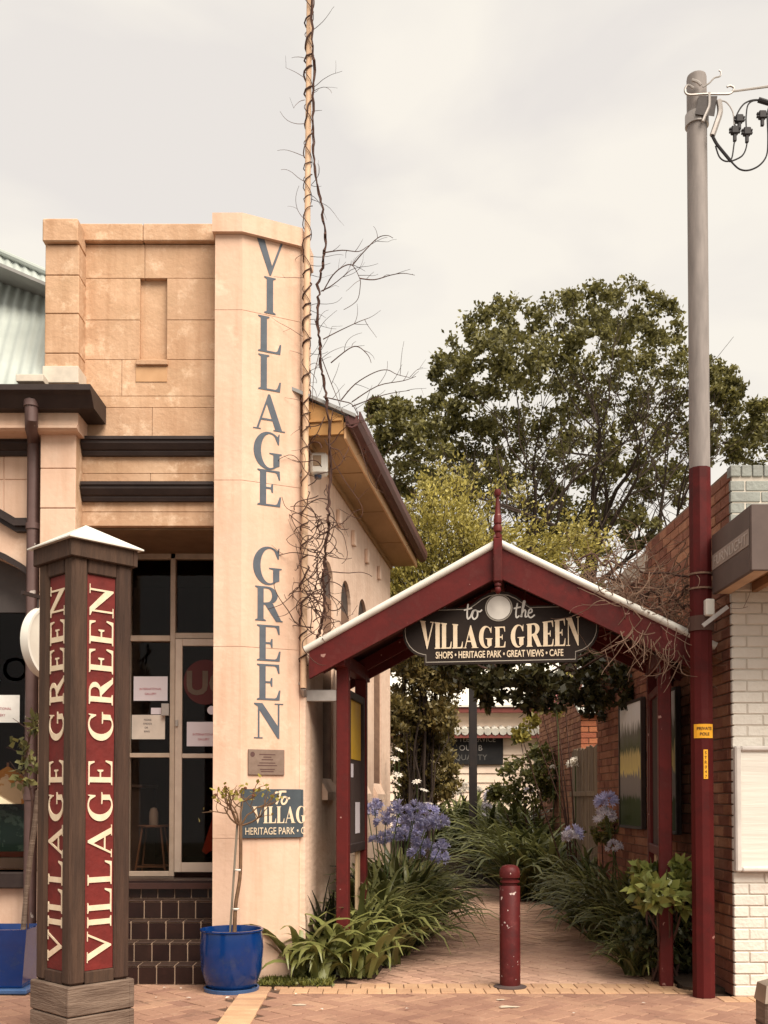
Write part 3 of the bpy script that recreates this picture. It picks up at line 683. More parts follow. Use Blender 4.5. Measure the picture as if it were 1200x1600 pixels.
# --- parapet: recessed panel of rendered blocks
pw = MB(); zt = Z(382, YF); zb = Z(822, YF)
pwall = MB().box((xc(118), YF + .05, zb), (xc(336) + .05, YF + .30, zt)).build('parapet_wall', SAND, sh)
def blk(x0, x1, y0, y1, par=None, m=SAND, Y=YF, dep=.052, name='block', proud=0.0):
    g = .0014
    return box(name, m, par or pwall, (xc(x0, 600, Y) + g, Y - proud + random.uniform(-.002, .002), Z(y1, Y) + g), (xc(x1, 600, Y) - g, Y + dep, Z(y0, Y) - g), .003)
for y0, y1, xs_ in ((382, 435, (118, 225, 336)), (562, 619, (118, 190, 336)), (619, 637, (118, 336)), (637, 688, (118, 238, 336)), (713, 740, (118, 336)), (740, 760, (118, 236, 336)), (784, 800, (118, 336)), (800, 822, (118, 336))):
    for a, b in zip(xs_, xs_[1:]): blk(a, b, y0, y1)
for y0, y1 in ((435, 500), (500, 562)): blk(118, 218, y0, y1); blk(260, 336, y0, y1)
box('niche_sill', SAND, sh, (xc(213), YF - .03, Z(572, YF)), (xc(263), YF + .05, Z(564, YF)), .006)
box('damp_patch', M('damp_render', (.44, .25, .13), (.52, .31, .17), scale=5, rough=.9), sh, (xc(212), YF - .006, Z(597, YF)), (xc(261), YF + .02, Z(573, YF)), .002)
# coping
cpx = [(xc(124, 380), xc(225, 380)), (xc(225, 380), xc(338, 380))]
for a, b in cpx: box('coping', SAND, sh, (a + .002, YF - .05, Z(381, YF)), (b - .002, YF + .34, Z(354, YF)), .008)
# dark mouldings over the entrance
def moulding(x0, x1, y0, y1, Y, name='moulding', proj=.11, par=sh):
    a, b = Z(y1, Y), Z(y0, Y); h = b - a
    prof = [(Y + .02, a), (Y - proj * .35, a), (Y - proj * .45, a + h * .18), (Y - proj * .45, a + h * .25), (Y - proj * .6, a + h * .32), (Y - proj * .85, a + h * .62), (Y - proj * .85, a + h * .78), (Y - proj, a + h * .82), (Y - proj, b), (Y + .02, b + .01)]
    MB().prism(prof, x0, x1, fn=lambda p: (p[2], p[0], p[1])).build(name, DARKTRIM, par)
moulding(xc(131, 700), xc(336, 700), 688, 714, YF); moulding(xc(131, 770), xc(336, 770), 758, 785, YF)
# --- pier
pier = MB().box((xc(72, 500, YP), YP + .02, 0), (xc(120, 500, YP), YF + .2, Z(380, YP))).build('pier', SAND, sh)
def pblk(x0, x1, y0, y1, m=SAND): 
    g = .002
    box('block', m, pier, (xc(x0, 600, YP) , YP + random.uniform(-.002, .002), Z(y1, YP) + g), (xc(x1, 600, YP), YF + .1, Z(y0, YP) - g), .006)
for y0, y1 in ((382, 430), (430, 490), (490, 552), (552, 600)): pblk(69, 122, y0, y1)
for y0, y1 in ((655, 673), (673, 732), (732, 794), (794, 858), (858, 925), (925, 990), (990, 1060), (1060, 1130), (1130, 1200), (1200, 1280), (1280, 1360), (1360, 1440), (1440, 1535)): pblk(64, 119, y0, y1, CREAM)
box('pier_coping', SAND, sh, (xc(66, 360, YP - .04), YP - .04, Z(381, YP)), (xc(124, 360, YP), YF + .2, Z(345, YP)), .01)
FLASH = M('lead_flashing', (.50, .44, .37), (.62, .54, .45), scale=9, rough=.5)
box('flashing', FLASH, sh, (xc(68, 590, YP) , YP - .03, Z(600, YP)), (xc(124, 590, YP), YF + .02, Z(574, YP)), .004)
# --- gutter cornice and entablature
def strip(prof, x0, x1, name, m): MB().prism(prof, x0, x1, fn=lambda p: (p[2], p[0], p[1])).build(name, m, sh)
zt = Z(600, 8.13)
strip([(8.13, zt), (8.13, zt - .045), (8.17, zt - .07), (8.24, zt - .155), (8.60, zt - .155), (8.60, zt)], -7, xc(141, 603, 8.13), 'gutter_cornice', DARKTRIM)
z2 = zt - .157
strip([(8.33, z2), (8.33, z2 - .10), (8.30, z2 - .115), (8.30, z2 - .135), (8.34, z2 - .15), (8.60, z2 - .15), (8.60, z2)], -7, xc(122, 640, 8.33), 'entablature', CREAM)
# --- street wall with arched shop window
xr = xc(66, 900); xl = -7.0
zsill = Z(1362, YF); ztop = Z(655, YF)
acx, acy, ar = -106, 1095, 247
def q(x, y): return (X(x, 900, YF), Z(y, YF))
hole = [(X(48, 900, YF), zsill)] + [q(acx + ar * math.cos(R(a)), acy - ar * math.sin(R(a))) for a in range(51, 130, 6)] + [(X(-260, 900, YF), zsill)]
fw = Frame((0, YF, 0), (1, 0, 0))
wl_ = MB(fw).prism([(xl, 0), (xr, 0), (xr, ztop), (xl, ztop)], -.35, 0, holes=[hole]).build('street_wall', CREAM, sh)
box('window_sill', DARKTRIM, sh, (xl, YF - .09, Z(1387, YF)), (X(48, 1370, YF) + .02, YF + .3, zsill), .01)
for y0, y1 in ((700, 750), (750, 812)):      # raised render blocks above the arch
    for a, b in ((-210, -130), (-130, -40), (-40, 8), (8, 62)): box('block', CREAM, wl_, (xc(a) + .003, YF - .008, Z(y1, YF) + .003), (xc(b) - .003, YF + .01, Z(y0, YF) - .003), .004)
moulding(xl, xc(56, 700), 690, 714, YF)
# label mould over the arch
hm = MB(fw)
pts = [q(-106, 752), q(-60, 762), q(-20, 783), q(3, 798), q(27, 812), q(56, 812)]
lo = [(a, b - .115) for a, b in pts]
hm.prism(pts + lo[::-1], 0, .06); hm.prism([(a, b - .03) for a, b in pts] + [(a, b - .075) for a, b in pts][::-1], .06, .10)
hm.build('label_mould', DARKTRIM, sh)
ae = MB(fw); outer = [q(acx + (ar + 9) * math.cos(R(a)), acy - (ar + 9) * math.sin(R(a))) for a in range(51, 130, 6)]
ae.prism(outer + hole[1:-1][::-1], -.02, .02).build('arch_edge', DARKTRIM, sh)
# shop window: frame, glass, dark grey arch panel
box('arch_panel', M('arch_grey', (.10, .085, .082), rough=.8), sh, (xl, YF + .27, Z(957, YF + .27)), (X(60, 900, YF), YF + .30, Z(840, YF)), .002)
box('shop_glass', GLS, sh, (X(-260, 900, YF), YF + .285, zsill), (X(50, 900, YF), YF + .293, Z(957, YF + .27)), .001)
word('CACAO', lambda p: (X(46, 1025, YF + .28) + p[0], YF + .281 , Z(1058, YF) + p[1]), .30, sh, M('faded_letter', (.24, .21, .195), rough=.8), align='RIGHT', xs=1.0, name='window_lettering')
box('window_bar', ALU, sh, (X(41, 1200, YF + .28), YF + .25, zsill), (X(49, 1200, YF + .28), YF + .32, Z(900, YF)), .005)
# downpipe
dp = MB(); a = P(49, 622, 8.235); b = P(49, 657, 8.235); c = P(53, 690, 8.53); d = P(51, 1420, 8.53)
dp.tube([a, b, b.lerp(c, .35) + Vector((0, -.02, -.01)), b.lerp(c, .75) + Vector((0, 0, .01)), c - Vector((0, 0, .03)), Vector((c.x, 8.53, .1))], .052, 14); dp.build('downpipe', PIPE, sh, smooth=True)
for y in (655, 826, 1250): 
    z = Z(y, 8.5); yy = 8.235 if y == 655 else 8.53; MB().lathe([(.052, z), (.061, z), (.061, z + .05), (.052, z + .05)], 16, (a.x if y == 655 else c.x, yy, 0)).build('pipe_collar', PIPE, sh, smooth=True)

# --- corner column (plan: front face, canted face with the big letters, side face)
A = (xc(334, 900, YP), YP); B = (X(377, 900, YP), YP); C = (X(468, 900, 8.64), 8.64)
D = (C[0] + .1575 * .4, C[1] + .4); E = (A[0], 9.62)
def ring(off=0.0):
    if not off: return [A, B, C, D, (A[0] + .25, 9.62), E]
    return [(A[0] - off * .4, A[1] - off), (B[0] + off * .1, B[1] - off), (C[0] + off * .5, C[1] - off * .75), (D[0] + off * .5, D[1]), (A[0] + .25, 9.62), E]
ztc = Z(366, YP)
cut = [0, Z(1310, YP), Z(1010, YP), Z(750, YP), Z(484, YP), ztc]
for k, (a_, b_) in enumerate(zip(cut, cut[1:])):
    MB().prism(ring(), a_ + (.002 if k else 0), b_ - .002).build('corner_column', CREAM, sh)
MB().prism([(x + .006 * (1 if i in (0, 5) else -1), y + .006) for i, (x, y) in enumerate(ring())], .01, ztc - .01).build('column_core', CREAM, sh)
MB().prism(ring(.045), ztc, Z(337, YP)).build('column_coping', CREAM, sh)
cant = Vector((C[0] - B[0], C[1] - B[1], 0)); frB = Frame((B[0], B[1], 0), cant); LB = cant.length
ly = [(373, 431, 'V'), (434, 491, 'I'), (496, 552, 'L'), (556, 611, 'L'), (617, 673, 'A'), (677, 733, 'G'), (735, 791, 'E'), (856, 913, 'G'), (917, 971, 'R'), (977, 1033, 'E'), (1038, 1094, 'E'), (1099, 1154, 'N')]
for y0, y1, ch in ly:
    Ym = 8.53; z0 = Z(y1, Ym); z1 = Z(y0, Ym); s_ = z1 - z0; xs = .95
    w = glyph(ch)[2] * s_ * xs; u0 = LB * .47 - w / 2
    letters(ch, lambda p: frB((p[0] + u0, p[1] + z0, p[2])), s_, sh, LETTERGREY, depth=.0025, xs=xs)
# plaque and painted sign on the canted face
pl = thing('bronze_plaque', 'small bronze plaque with engraved lines on the corner column', 'plaque')
z0, z1 = Z(1211, 8.5), Z(1171, 8.5)
BRZ = M('bronze', (.24, .17, .135), (.19, .13, .10), scale=14, rough=.5, metal=.25)
box('plate', BRZ, pl, (LB * .12, z0, .002), (LB * .735, z1, .016), .003, f=frB)
for k, (w_, y_) in enumerate(((.14, .80), (.07, .70), (.10, .60), (.14, .47), (.17, .37), (.13, .22), (.11, .14))):
    cx = LB * .44; box('engraved_line', M('engrave', (.10, .05, .045), rough=.8), pl, (cx - w_ / 2, z0 + (z1 - z0) * y_ - .004, .0162), (cx + w_ / 2, z0 + (z1 - z0) * y_ + .004, .0172), .0002, f=frB)
MB(frB).prism([(LB * .19 + .02 * math.cos(R(a)), z0 + (z1 - z0) * .80 + .022 * math.sin(R(a))) for a in range(0, 360, 30)], .0162, .0172).build('emblem', MATS['engrave'], pl)
ps = thing('direction_board', 'slate blue board lettered To VILLAG and HERITAGE PARK on the corner column', 'sign')
SLATE = M('slate_blue_board', (.060, .075, .088), (.045, .055, .066), scale=5, rough=.7)
z0, z1 = Z(1309, 8.52), Z(1233, 8.52); hB = z1 - z0
box('board', SLATE, ps, (.0, z0, .003), (LB + .012, z1, .024), .002, f=frB)
box('board_return', SLATE, ps, (LB + .0125, z0 + .002, -.30), (LB + .03, z1 - .002, .0235), .002, f=frB)
fs_ = lambda p: frB((p[0], p[1], p[2] + .0242))
letters('VILLAG', lambda p: fs_((p[0] + .095, p[1] + z0 + hB * .30, p[2])), hB * .345, ps, LETTERCREAM, depth=.002, T=.26, xs=.66, gap=.05)
word('HERITAGE PARK • C', lambda p: fs_((p[0] + .03, p[1] + z0 + hB * .07, p[2])), hB * .21, ps, LETTERCREAM, align='LEFT', xs=.70)
TO = [[(0, .9), (.5, 1.0), (.95, 1.0)], [(.5, 1.0), (.33, .5), (.1, .0)], [(.95, .55), (.72, .55), (.55, .25), (.65, .02), (.88, .1), (1.02, .4), (.95, .58), (1.05, .45), (1.25, .5)]]
strokes([[(x * .105 + .29, y * hB * .26 + z0 + hB * .69) for x, y in p] for p in TO], fs_, .017, ps, LETTERCREAM, w=.002)

# --- side wall along the passage with blind arched windows
def wx(Y): return -.665 + .1575 * (Y - 8.66)
frL = Frame((wx(8.66), 8.66, 0), (.1575, 1, 0)); cL = math.cos(math.atan(.1575))
def uy(Y): return (Y - 8.66) / cL
WT = 4.60; UE = uy(13.4)
holes = []; wins = ((9.34, 9.80), (10.16, 10.68), (11.10, 11.66), (12.12, 12.68))
for a, b in wins:
    u0, u1 = uy(a), uy(b); r_ = (u1 - u0) / 2; zs = 3.74 - r_
    holes.append([(u0, 1.58), (u1, 1.58)] + [((u0 + u1) / 2 + r_ * math.cos(R(t)), zs + r_ * math.sin(R(t))) for t in range(0, 181, 15)])
CREAMS = M('side_wall_render', (.77, .57, .445), (.70, .50, .38), scale=2.5, rough=.85, bump=.35, bscale=9, streak=.35, stretch=(1, 1, 2.2))
MB(frL).prism([(.0, 0), (UE, 0), (UE, WT), (.0, WT)], -.26, 0, holes=holes).build('side_wall', CREAMS, sh)
for a, b in wins:
    u0, u1 = uy(a), uy(b)
    wi = box('blind_window', M('tan_infill', (.24, .14, .09), (.18, .10, .065), scale=3, rough=.85, stretch=(1, 1, 5), bump=.2), sh, (u0 - .01, 1.5, -.255), (u1 + .01, 3.42, -.022), .002, f=frL); box('window_head', M('head_dark', (.04, .022, .018), rough=.4), sh, (u0 - .01, 3.421, -.255), (u1 + .01, 3.8, -.032), .002, f=frL)
    MB(frL).hexa([(u0 - .02, 1.50, .05), (u1 + .02, 1.50, .05), (u1 + .02, 1.50, -.02), (u0 - .02, 1.50, -.02), (u0 - .02, 1.57, .05), (u1 + .02, 1.57, .05), (u1 + .02, 1.70, -.02), (u0 - .02, 1.70, -.02)]).build('sloping_sill', CREAMS, sh)
MB().box((-3.5, 13.3, 0), (wx(13.3) - .05, 13.42, WT)).build('rear_wall', CREAM, sh)
# eave
sf = MB(frL).box((-.0, WT - .02, 0), (UE + .05, WT - .004, .33)).build('soffit', SOFFIT, sh)
for Yj in (9.6, 10.9, 12.2): box('soffit_batten', SOFFIT, sf, (uy(Yj), WT - .028, .01), (uy(Yj) + .03, WT - .0205, .325), .001, f=frL)
box('cornice_strip', SOFFIT, sh, (.01, WT - .07, .001), (UE, WT - .0205, .03), .004, f=frL)
box('fascia_board', M('fascia_cream', (.62, .38, .20), (.52, .30, .15), scale=4, rough=.7), sh, (-.02, WT - .045, .331), (UE + .05, WT + .10, .352), .004, f=frL)
gu = MB(frL); gp = [(.372, WT + .16), (.372, WT + .045), (.41, WT + .03), (.455, WT + .05), (.478, WT + .095), (.482, WT + .165), (.47, WT + .165), (.466, WT + .10), (.445, WT + .06), (.41, WT + .045), (.384, WT + .055), (.384, WT + .16)]
gu.prism(gp, -.06, UE + .1, fn=lambda p: (p[2], p[1], p[0])).build('gutter', GUTTER, sh)
def rz(w): return WT + .17 + (.33 - w) * .48
MB(frL).prism([(0, WT - .004), (.33, WT - .004), (.33, rz(.33) - .02), (0, rz(0) - .02)], -.03, 0.02, fn=lambda p: (p[2], p[1], p[0])).build('eave_end_panel', SOFFITO, sh)
box('end_batten', SOFFITO, sh, (-.045, WT + .105, .0), (-.031, WT + .125, .32), .001, f=frL)
MB(frL).prism([(.44, rz(.44)), (-3.2, rz(-3.2)), (-3.2, rz(-3.2) + .03), (.44, rz(.44) + .03)], -.07, UE + .12, fn=lambda p: (p[2], p[1], p[0])).build('side_roof', ROOFGREY, sh)
box('end_fascia', GUTTER, sh, (-.055, rz(.44) - .06, .353), (-.03, rz(.40) + .0, .455), .002, f=frL)
for Yk, zk in ((9.98, 4.18), (10.75, 4.18), (11.55, 4.18), (12.4, 4.18)): box('wall_corbel', CREAMS, sh, (uy(Yk) - .05, zk, .0), (uy(Yk) + .05, zk + .16, .04), .006, f=frL)

# --- entrance recess: steps, shop front, dark room
YW = 9.56; zfl = .79; zce = zb
xl_ = X(126, 1000, YP)
box('entry_ceiling', CEIL, sh, (xl_ - .1, YF + .05, zce - .02), (A[0] + .02, YW + .1, zce - .002), .002)
box('entry_jamb', CREAM, sh, (xl_ - .3, YF + .1, 0), (xl_ - .02, YW + .1, zce), .005)
box('entry_floor', STEPTILE, sh, (xl_ - .02, 9.05, zfl - .04), (A[0] + .02, YW + .05, zfl), .004)
st_ = MB(); n = 5; rz_ = zfl / n; tw = .148
steps = MB()
for k in range(n): steps.box((xl_ - .02, 8.37 + k * .175, k * rz_), (A[0] + .01, 9.35 , (k + 1) * rz_ - .006))
steps = steps.build('steps', STEPGROUT, sh)
tile = MB().cbox((0, -.008, 0), (tw - .010, .002, rz_ - .024), .003).mesh('riser_tile'); tile.materials.append(STEPTILE)
NOSE = M('tread_tile', (.05, .028, .021), (.035, .02, .015), scale=12, rough=.5, objr=.4)
tread = MB().cbox((0, -.012, 0), (tw - .012, .165, .012), .003).mesh('tread_tile'); tread.materials.append(NOSE)
for k in range(n):
    x = xl_ - .01 + (k % 2) * .07 - .07
    while x < A[0] - .02:
        if x > xl_ - .06 and x + tw < A[0] + .05:
            obj('riser_tile', tile, steps, loc=(x, 8.37 + k * .175, k * rz_ + .006)); obj('tread_tile', tread, steps, loc=(x, 8.37 + k * .175, (k + 1) * rz_ - .011))
        x += tw
def wxp(x, y=1100): return X(x, y, YW)
def wz(y): return Z(y, YW)
bars = MB()
def bar(x0, x1, y0, y1, d0=-.05, d1=.04, mb=bars): mb.cbox((wxp(x0), YW + d0, wz(y1)), (wxp(x1), YW + d1, wz(y0)), .004)
sf_ = sh
for nm, args in (('mullion', (197, 205, 866, 1369)), ('mullion', (267, 275, 866, 1369)), ('mullion', (135, 143, 866, 1369)), ('transom', (205, 267, 994, 1003)), ('transom', (205, 267, 1177, 1184)), ('sill_rail', (205, 267, 1361, 1369)), ('head_rail', (143, 400, 866, 875)),
                 ('transom', (275, 400, 990, 999)), ('transom', (143, 197, 994, 1003)), ('transom', (143, 197, 1177, 1184))):
    b_ = MB(); bar(*args, mb=b_); b_.build(nm, ALU, sh)
for a_, b_, c_, d_ in ((205, 267, 875, 994), (205, 267, 1003, 1177), (205, 267, 1184, 1361), (275, 400, 875, 990), (143, 197, 875, 994), (143, 197, 1003, 1177), (143, 197, 1184, 1361)):
    box('pane', GLS, sh, (wxp(a_) + .001, YW - .004, wz(d_)), (wxp(b_) - .001, YW + .004, wz(c_)), .001)
door = MB(); 
for args in ((276, 287, 1000, 1362), (287, 390, 1000, 1011), (287, 390, 1178, 1185), (287, 390, 1347, 1362), (390, 400, 1000, 1362)): bar(*args, d0=-.075, d1=-.035, mb=door)
door = door.build('door', M('door_frame', (.50, .41, .34), (.44, .35, .29), scale=8, rough=.4, metal=.1), sh)
box('door_glass', GLS, door, (wxp(287), YW - .06, wz(1347)), (wxp(390), YW - .052, wz(1011)), .001)
box('door_lock', IRON, door, (wxp(277), YW - .09, wz(1136)), (wxp(281), YW - .076, wz(1126)), .002)
box('door_lock_case', IRON, sh, (wxp(254), YW - .058, wz(1119)), (wxp(266), YW - .01, wz(1100)), .003)
# red emblem on the door glass
em = MB(); frD = Frame((0, YW - .062, 0), (1, 0, 0)); cxm, czm = wxp(322), wz(1067)
def ell(rx, rz2, n=28): return [(cxm + rx * math.cos(2 * math.pi * i / n), czm + rz2 * math.sin(2 * math.pi * i / n)) for i in range(n)]
MB(frD).prism(ell(.20, .21), .001, .003).build('door_emblem', M('emblem_red', (.06, .006, .006), rough=.6), door)
word('UG', lambda p: frD((cxm + .04 + p[0], czm - .11 + p[1], p[2] + .003)), .30, door, M('emblem_tan', (.10, .07, .052), rough=.7), bold=.01, name='emblem_lettering')
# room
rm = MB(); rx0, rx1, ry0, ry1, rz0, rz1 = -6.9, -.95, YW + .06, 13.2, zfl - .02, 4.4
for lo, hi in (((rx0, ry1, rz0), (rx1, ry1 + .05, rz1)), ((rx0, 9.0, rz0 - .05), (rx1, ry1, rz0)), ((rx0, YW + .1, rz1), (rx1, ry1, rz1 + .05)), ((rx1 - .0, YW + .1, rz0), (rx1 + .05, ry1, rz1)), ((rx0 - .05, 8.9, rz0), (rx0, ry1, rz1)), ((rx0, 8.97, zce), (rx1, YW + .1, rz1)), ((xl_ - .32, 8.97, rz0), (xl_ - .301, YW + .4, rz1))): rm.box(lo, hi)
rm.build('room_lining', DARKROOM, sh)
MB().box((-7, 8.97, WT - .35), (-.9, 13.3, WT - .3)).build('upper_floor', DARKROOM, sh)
# stool with a bottle, counter in the shop
stl = thing('bar_stool', 'tall wire legged stool behind the shop glass', 'stool')
sx_, sy_ = X(240, 1300, 10.1), 10.1; sz_ = Z(1289, 10.1); WIRE = M('stool_timber', (.30, .17, .11), rough=.6)
MB().lathe([(0, sz_ - .02), (.15, sz_ - .02), (.155, sz_ - .01), (.15, sz_), (0, sz_)], 24, (sx_, sy_, 0)).build('seat', WIRE, stl, smooth=True)
for dx, dy in ((-1, -1), (1, -1), (1, 1), (-1, 1)): MB().tube([(sx_ + dx * .09, sy_ + dy * .09, sz_ - .02), (sx_ + dx * .15, sy_ + dy * .15, zfl - .02)], .010, 6).build('leg', WIRE, stl)
for k in range(4):
    c4 = [(-1, -1), (1, -1), (1, 1), (-1, 1)]; a4 = c4[k]; b4 = c4[(k + 1) % 4]; MB().tube([(sx_ + a4[0] * .138, sy_ + a4[1] * .138, zfl + .06), (sx_ + b4[0] * .138, sy_ + b4[1] * .138, zfl + .06)], .007, 6).build('stretcher', WIRE, stl)
bt = tag(MB().lathe([(0, sz_), (.042, sz_), (.045, sz_ + .01), (.045, sz_ + .12), (.03, sz_ + .165), (.0, sz_ + .175)], 20, (sx_, sy_, 0)).build('pump_bottle', M('white_plastic', (.62, .58, .53), rough=.4), smooth=True), 'white rounded bottle standing on the stool seat', 'bottle')
cnt = thing('shop_counter', 'grey counter end just inside the shop window beside the stool', 'counter')
box('cabinet', M('counter_grey', (.17, .135, .12), rough=.7), cnt, (X(196, 1300, 10.6), 10.5, zfl - .02), (X(219, 1300, 10.5), 11.2, Z(1232, 10.5)), .01)
box('counter_top', M('counter_top', (.25, .20, .17), rough=.6), cnt, (X(190, 1300, 10.6), 10.45, Z(1231, 10.5)), (X(223, 1300, 10.5), 11.2, Z(1226, 10.5)), .006)
ap = thing('red_garment', 'red cloth hanging behind the glass door', 'cloth')
gx, gz = X(327, 1300, 9.9), Z(1330, 9.9)
MB().prism([(gx - .07, gz), (gx - .03, gz - .03), (gx + .01, gz), (gx + .10, gz + .02), (gx + .10, gz + .34), (gx + .03, gz + .32), (gx - .02, gz + .16)], 0, .05, fn=lambda p: (p[0], 9.95 - p[2], p[1])).build('cloth', M('red_cloth', (.42, .06, .03), rough=.9), ap)
# paper notices on the glass
def notice(x0, x1, y0, y1, Y, lab, lines, mi, par_m=PAPER):
    nt = thing('paper_notice', lab, 'notice', group='paper notices on the shop glass')
    xa, xb, za_, zb2 = X(x0, y0, Y), X(x1, y0, Y), Z(y1, Y), Z(y0, Y)
    MB().box((xa, Y - .002, za_), (xb, Y, zb2)).build('sheet', par_m, nt)
    f_ = Frame(((xa + xb) / 2, Y - .0022, 0), (1, 0, 0))
    for txt, fx, fy, s_ in lines: word(txt, lambda p: f_((p[0] + fx * (xb - xa), za_ + fy * (zb2 - za_) + p[1], p[2])), s_ * (zb2 - za_), nt, mi, depth=.0005, xs=.9)
Yg = YW - .006
notice(209, 262, 1057, 1095, Yg, 'white notice with a reddish heading, above the other sheet in the entrance window', (('INTERNATIONAL', 0, .44, .13), ('GALLERY', 0, .24, .13)), INKRED)
notice(206, 258, 1117, 1155, Yg, 'white notice with four short grey lines, lower sheet in the entrance window', (('PLEASE', -.02, .76, .11), ('KNOCK', -.02, .6, .11), ('OR', -.06, .44, .11), ('RING', -.04, .28, .11)), INKDARK, M('paper_warm', (.58, .51, .45), rough=.9))
notice(236, 252, 1106, 1116, Yg, 'tiny blank white card beside the door lock', (), INKDARK)
notice(292, 345, 1128, 1166, YW - .064, 'white notice with a reddish heading on the glass door', (('INTERNATIONAL', 0, .44, .13), ('GALLERY', 0, .24, .13)), INKRED)
notice(-34, 31, 1086, 1129, YF + .28, 'white notice with red and grey print on the arched shop window', (('INTERNATIONAL', 0, .46, .13), ('GALLERY', 0, .22, .13)), INKRED, M('paper_white', (.82, .80, .76), rough=.9))
dk = thing('door_knob_disc', 'round white disc on the shop door edge', 'knob'); MB().lathe([(0, 0), (.04, 0), (.04, .012), (0, .018)], 16, (0, 0, 0), 'y').build('disc', PAPER, dk); dk.location = (wxp(333), YW - .09, wz(1111))
# window display
ds = thing('display_umbrella', 'mustard and cream fabric parasol in the arched shop window', 'umbrella')
c_ = P(12, 1235, 9.2); MB().lathe([(.0, c_.z + .22), (.2, c_.z + .10), (.36, c_.z - .12)], 8, (c_.x, c_.y, 0)).build('canopy', M('mustard', (.50, .24, .04), (.70, .60, .42), scale=3.2, rough=.9, lo=.49, hi=.51), ds); MB().tube([(c_.x, c_.y, .7), (c_.x, c_.y, c_.z + .25)], .012, 8).build('pole', WIRE, ds)
cu_ = thing('window_cushion', 'teal leaf patterned cushion on the shop window ledge', 'cushion')
c_ = P(8, 1305, 9.1); MB().lathe([(0, -.05), (.22, -.045), (.27, 0), (.22, .045), (0, .05)], 20, (0, 0, 0), 'y').build('cover', M('teal_print', (.015, .07, .065), (.10, .22, .20), scale=9, rough=.9, lo=.52, hi=.56), cu_, smooth=True); cu_.location = c_
lg = thing('window_ledge', 'dark timber ledge inside the arched shop window', 'ledge'); box('ledge_board', M('ledge_red', (.14, .025, .015), rough=.5), lg, (-4.6, 8.98, Z(1338, 9.1)), (xc(40), 9.5, Z(1330, 9.1)), .004); box('ledge_skirt', M('ledge_grey', (.25, .21, .19), rough=.6), lg, (-4.6, 8.985, zsill), (xc(40), 9.02, Z(1339, 9.1)), .004)

# --- corrugated roof over the left wing
p1 = P(62, 603, 8.32); p3 = P(69, 440, 9.6); p2 = P(-260, 603, 8.32)
nrm = (p2 - p1).cross(p3 - p1)
def hit(x, y):
    a, b, c = ray(x, y); d = Vector((a, b, c)); o = Vector((0, 0, CAMZ)); return o + d * ((p1 - o).dot(nrm) / d.dot(nrm))
r0 = hit(33, 600); ribd = (hit(69, 437) - r0).normalized(); acr = (p1 - p2).normalized()
rm_ = MB(); V = []; Fs = []; nn_ = nrm.normalized()
if nn_.z < 0: nn_ = -nn_
ncol = 60; per = .095; T0 = hit(69, 428); T1 = hit(-300, 266)
cr0 = acr.cross(nn_); 
for i in range(ncol * 6 + 1):
    s_ = -i * per / 6
    base = p1 + acr * (s_ + .02)
    # slope length limited by the sloping ridge
    u_ = T1 - T0; w_ = base - T0; cxn = ribd.cross(u_); xx_top = (T0 - base).cross(u_).dot(cxn) / cxn.length_squared
    for t_ in (0, 1): V.append(base + ribd * (xx_top * t_) + nn_ * (.009 * math.cos(i / 6 * 2 * math.pi)))
for i in range(ncol * 6): Fs.append((2 * i, 2 * i + 1, 2 * i + 3, 2 * i + 2))
MB().add(V, Fs).build('corrugated_roof', ROOFGREEN, sh, smooth=True)
rt = [V[1] , V[-1]]
MB().tube([Vector(rt[0]) + nn_ * .02, Vector(rt[1]) + nn_ * .02], .03, 8).build('ridge_capping', ROOFGREEN, sh, smooth=True)
box('roof_flashing', FLASH, sh, (hit(30, 600).x, 8.26, hit(30, 600).z - .01), (xc(70, 595, 8.3), 8.40, hit(30, 600).z + .05), .004)
# --- sensor light under the eave
sl_ = thing('security_light', 'small white sensor flood light high on the side wall', 'light')
c_ = P(499, 733, 8.82)
box('housing', WHITEMETAL, sl_, (c_.x - .075, c_.y - .06, c_.z - .06), (c_.x + .075, c_.y + .05, c_.z + .13), .02)
box('lens', M('lens_brown', (.30, .20, .12), rough=.2), sl_, (c_.x - .05, c_.y - .066, c_.z + .01), (c_.x + .02, c_.y - .0605, c_.z + .10), .004)
MB().lathe([(0, -.03), (.03, -.028), (.034, 0), (.0, .0)], 14, (c_.x - .01, c_.y - .03, c_.z - .065)).build('sensor', M('sensor_dark', (.03, .035, .06), rough=.2), sl_, smooth=True)
box('bracket', WHITEMETAL, sl_, (wx(8.82) - .02, c_.y - .02, c_.z), (c_.x - .058, c_.y + .02, c_.z + .05), .004)
# --- hanging round sign
hy0 = 7.95; hs = thing('round_hanging_sign', 'round white shop sign hanging from an iron bracket on the pier', 'sign', (X(75, 1005, hy0), hy0, Z(1005, hy0)), R(-20))
hx = hy = hz_ = 0.0; hr = .28
MB().lathe([(0, -.03), (hr - .02, -.03), (hr - .02, .03), (0, .03)], 40, (hx, hy, hz_), 'x').build('face', M('sign_face', (.60, .56, .49), (.52, .47, .41), scale=4, rough=.6), hs)
MB().lathe([(hr - .022, -.035), (hr, -.035), (hr, .035), (hr - .022, .035), (hr - .022, -.035)], 40, (hx, hy, hz_), 'x').build('rim', WHITEMETAL, hs, smooth=True)
for dy, dz, r_ in ((-.02, .15, .05), (.0, .03, .03), (-.05, -.05, .04), (.02, -.13, .05)):
    MB().lathe([(0, 0), (r_, 0), (r_, .002), (0, .002)], 7, (hx + .0305, hy + dy, hz_ + dz), 'x').build('printed_mark', M('sign_print', (.33, .27, .25), rough=.8), hs)
MB().bar((hx, hy - .3, hz_ + hr + .06), (hx, .50, hz_ + hr + .06), .025).build('bracket', DARKTRIM, hs)
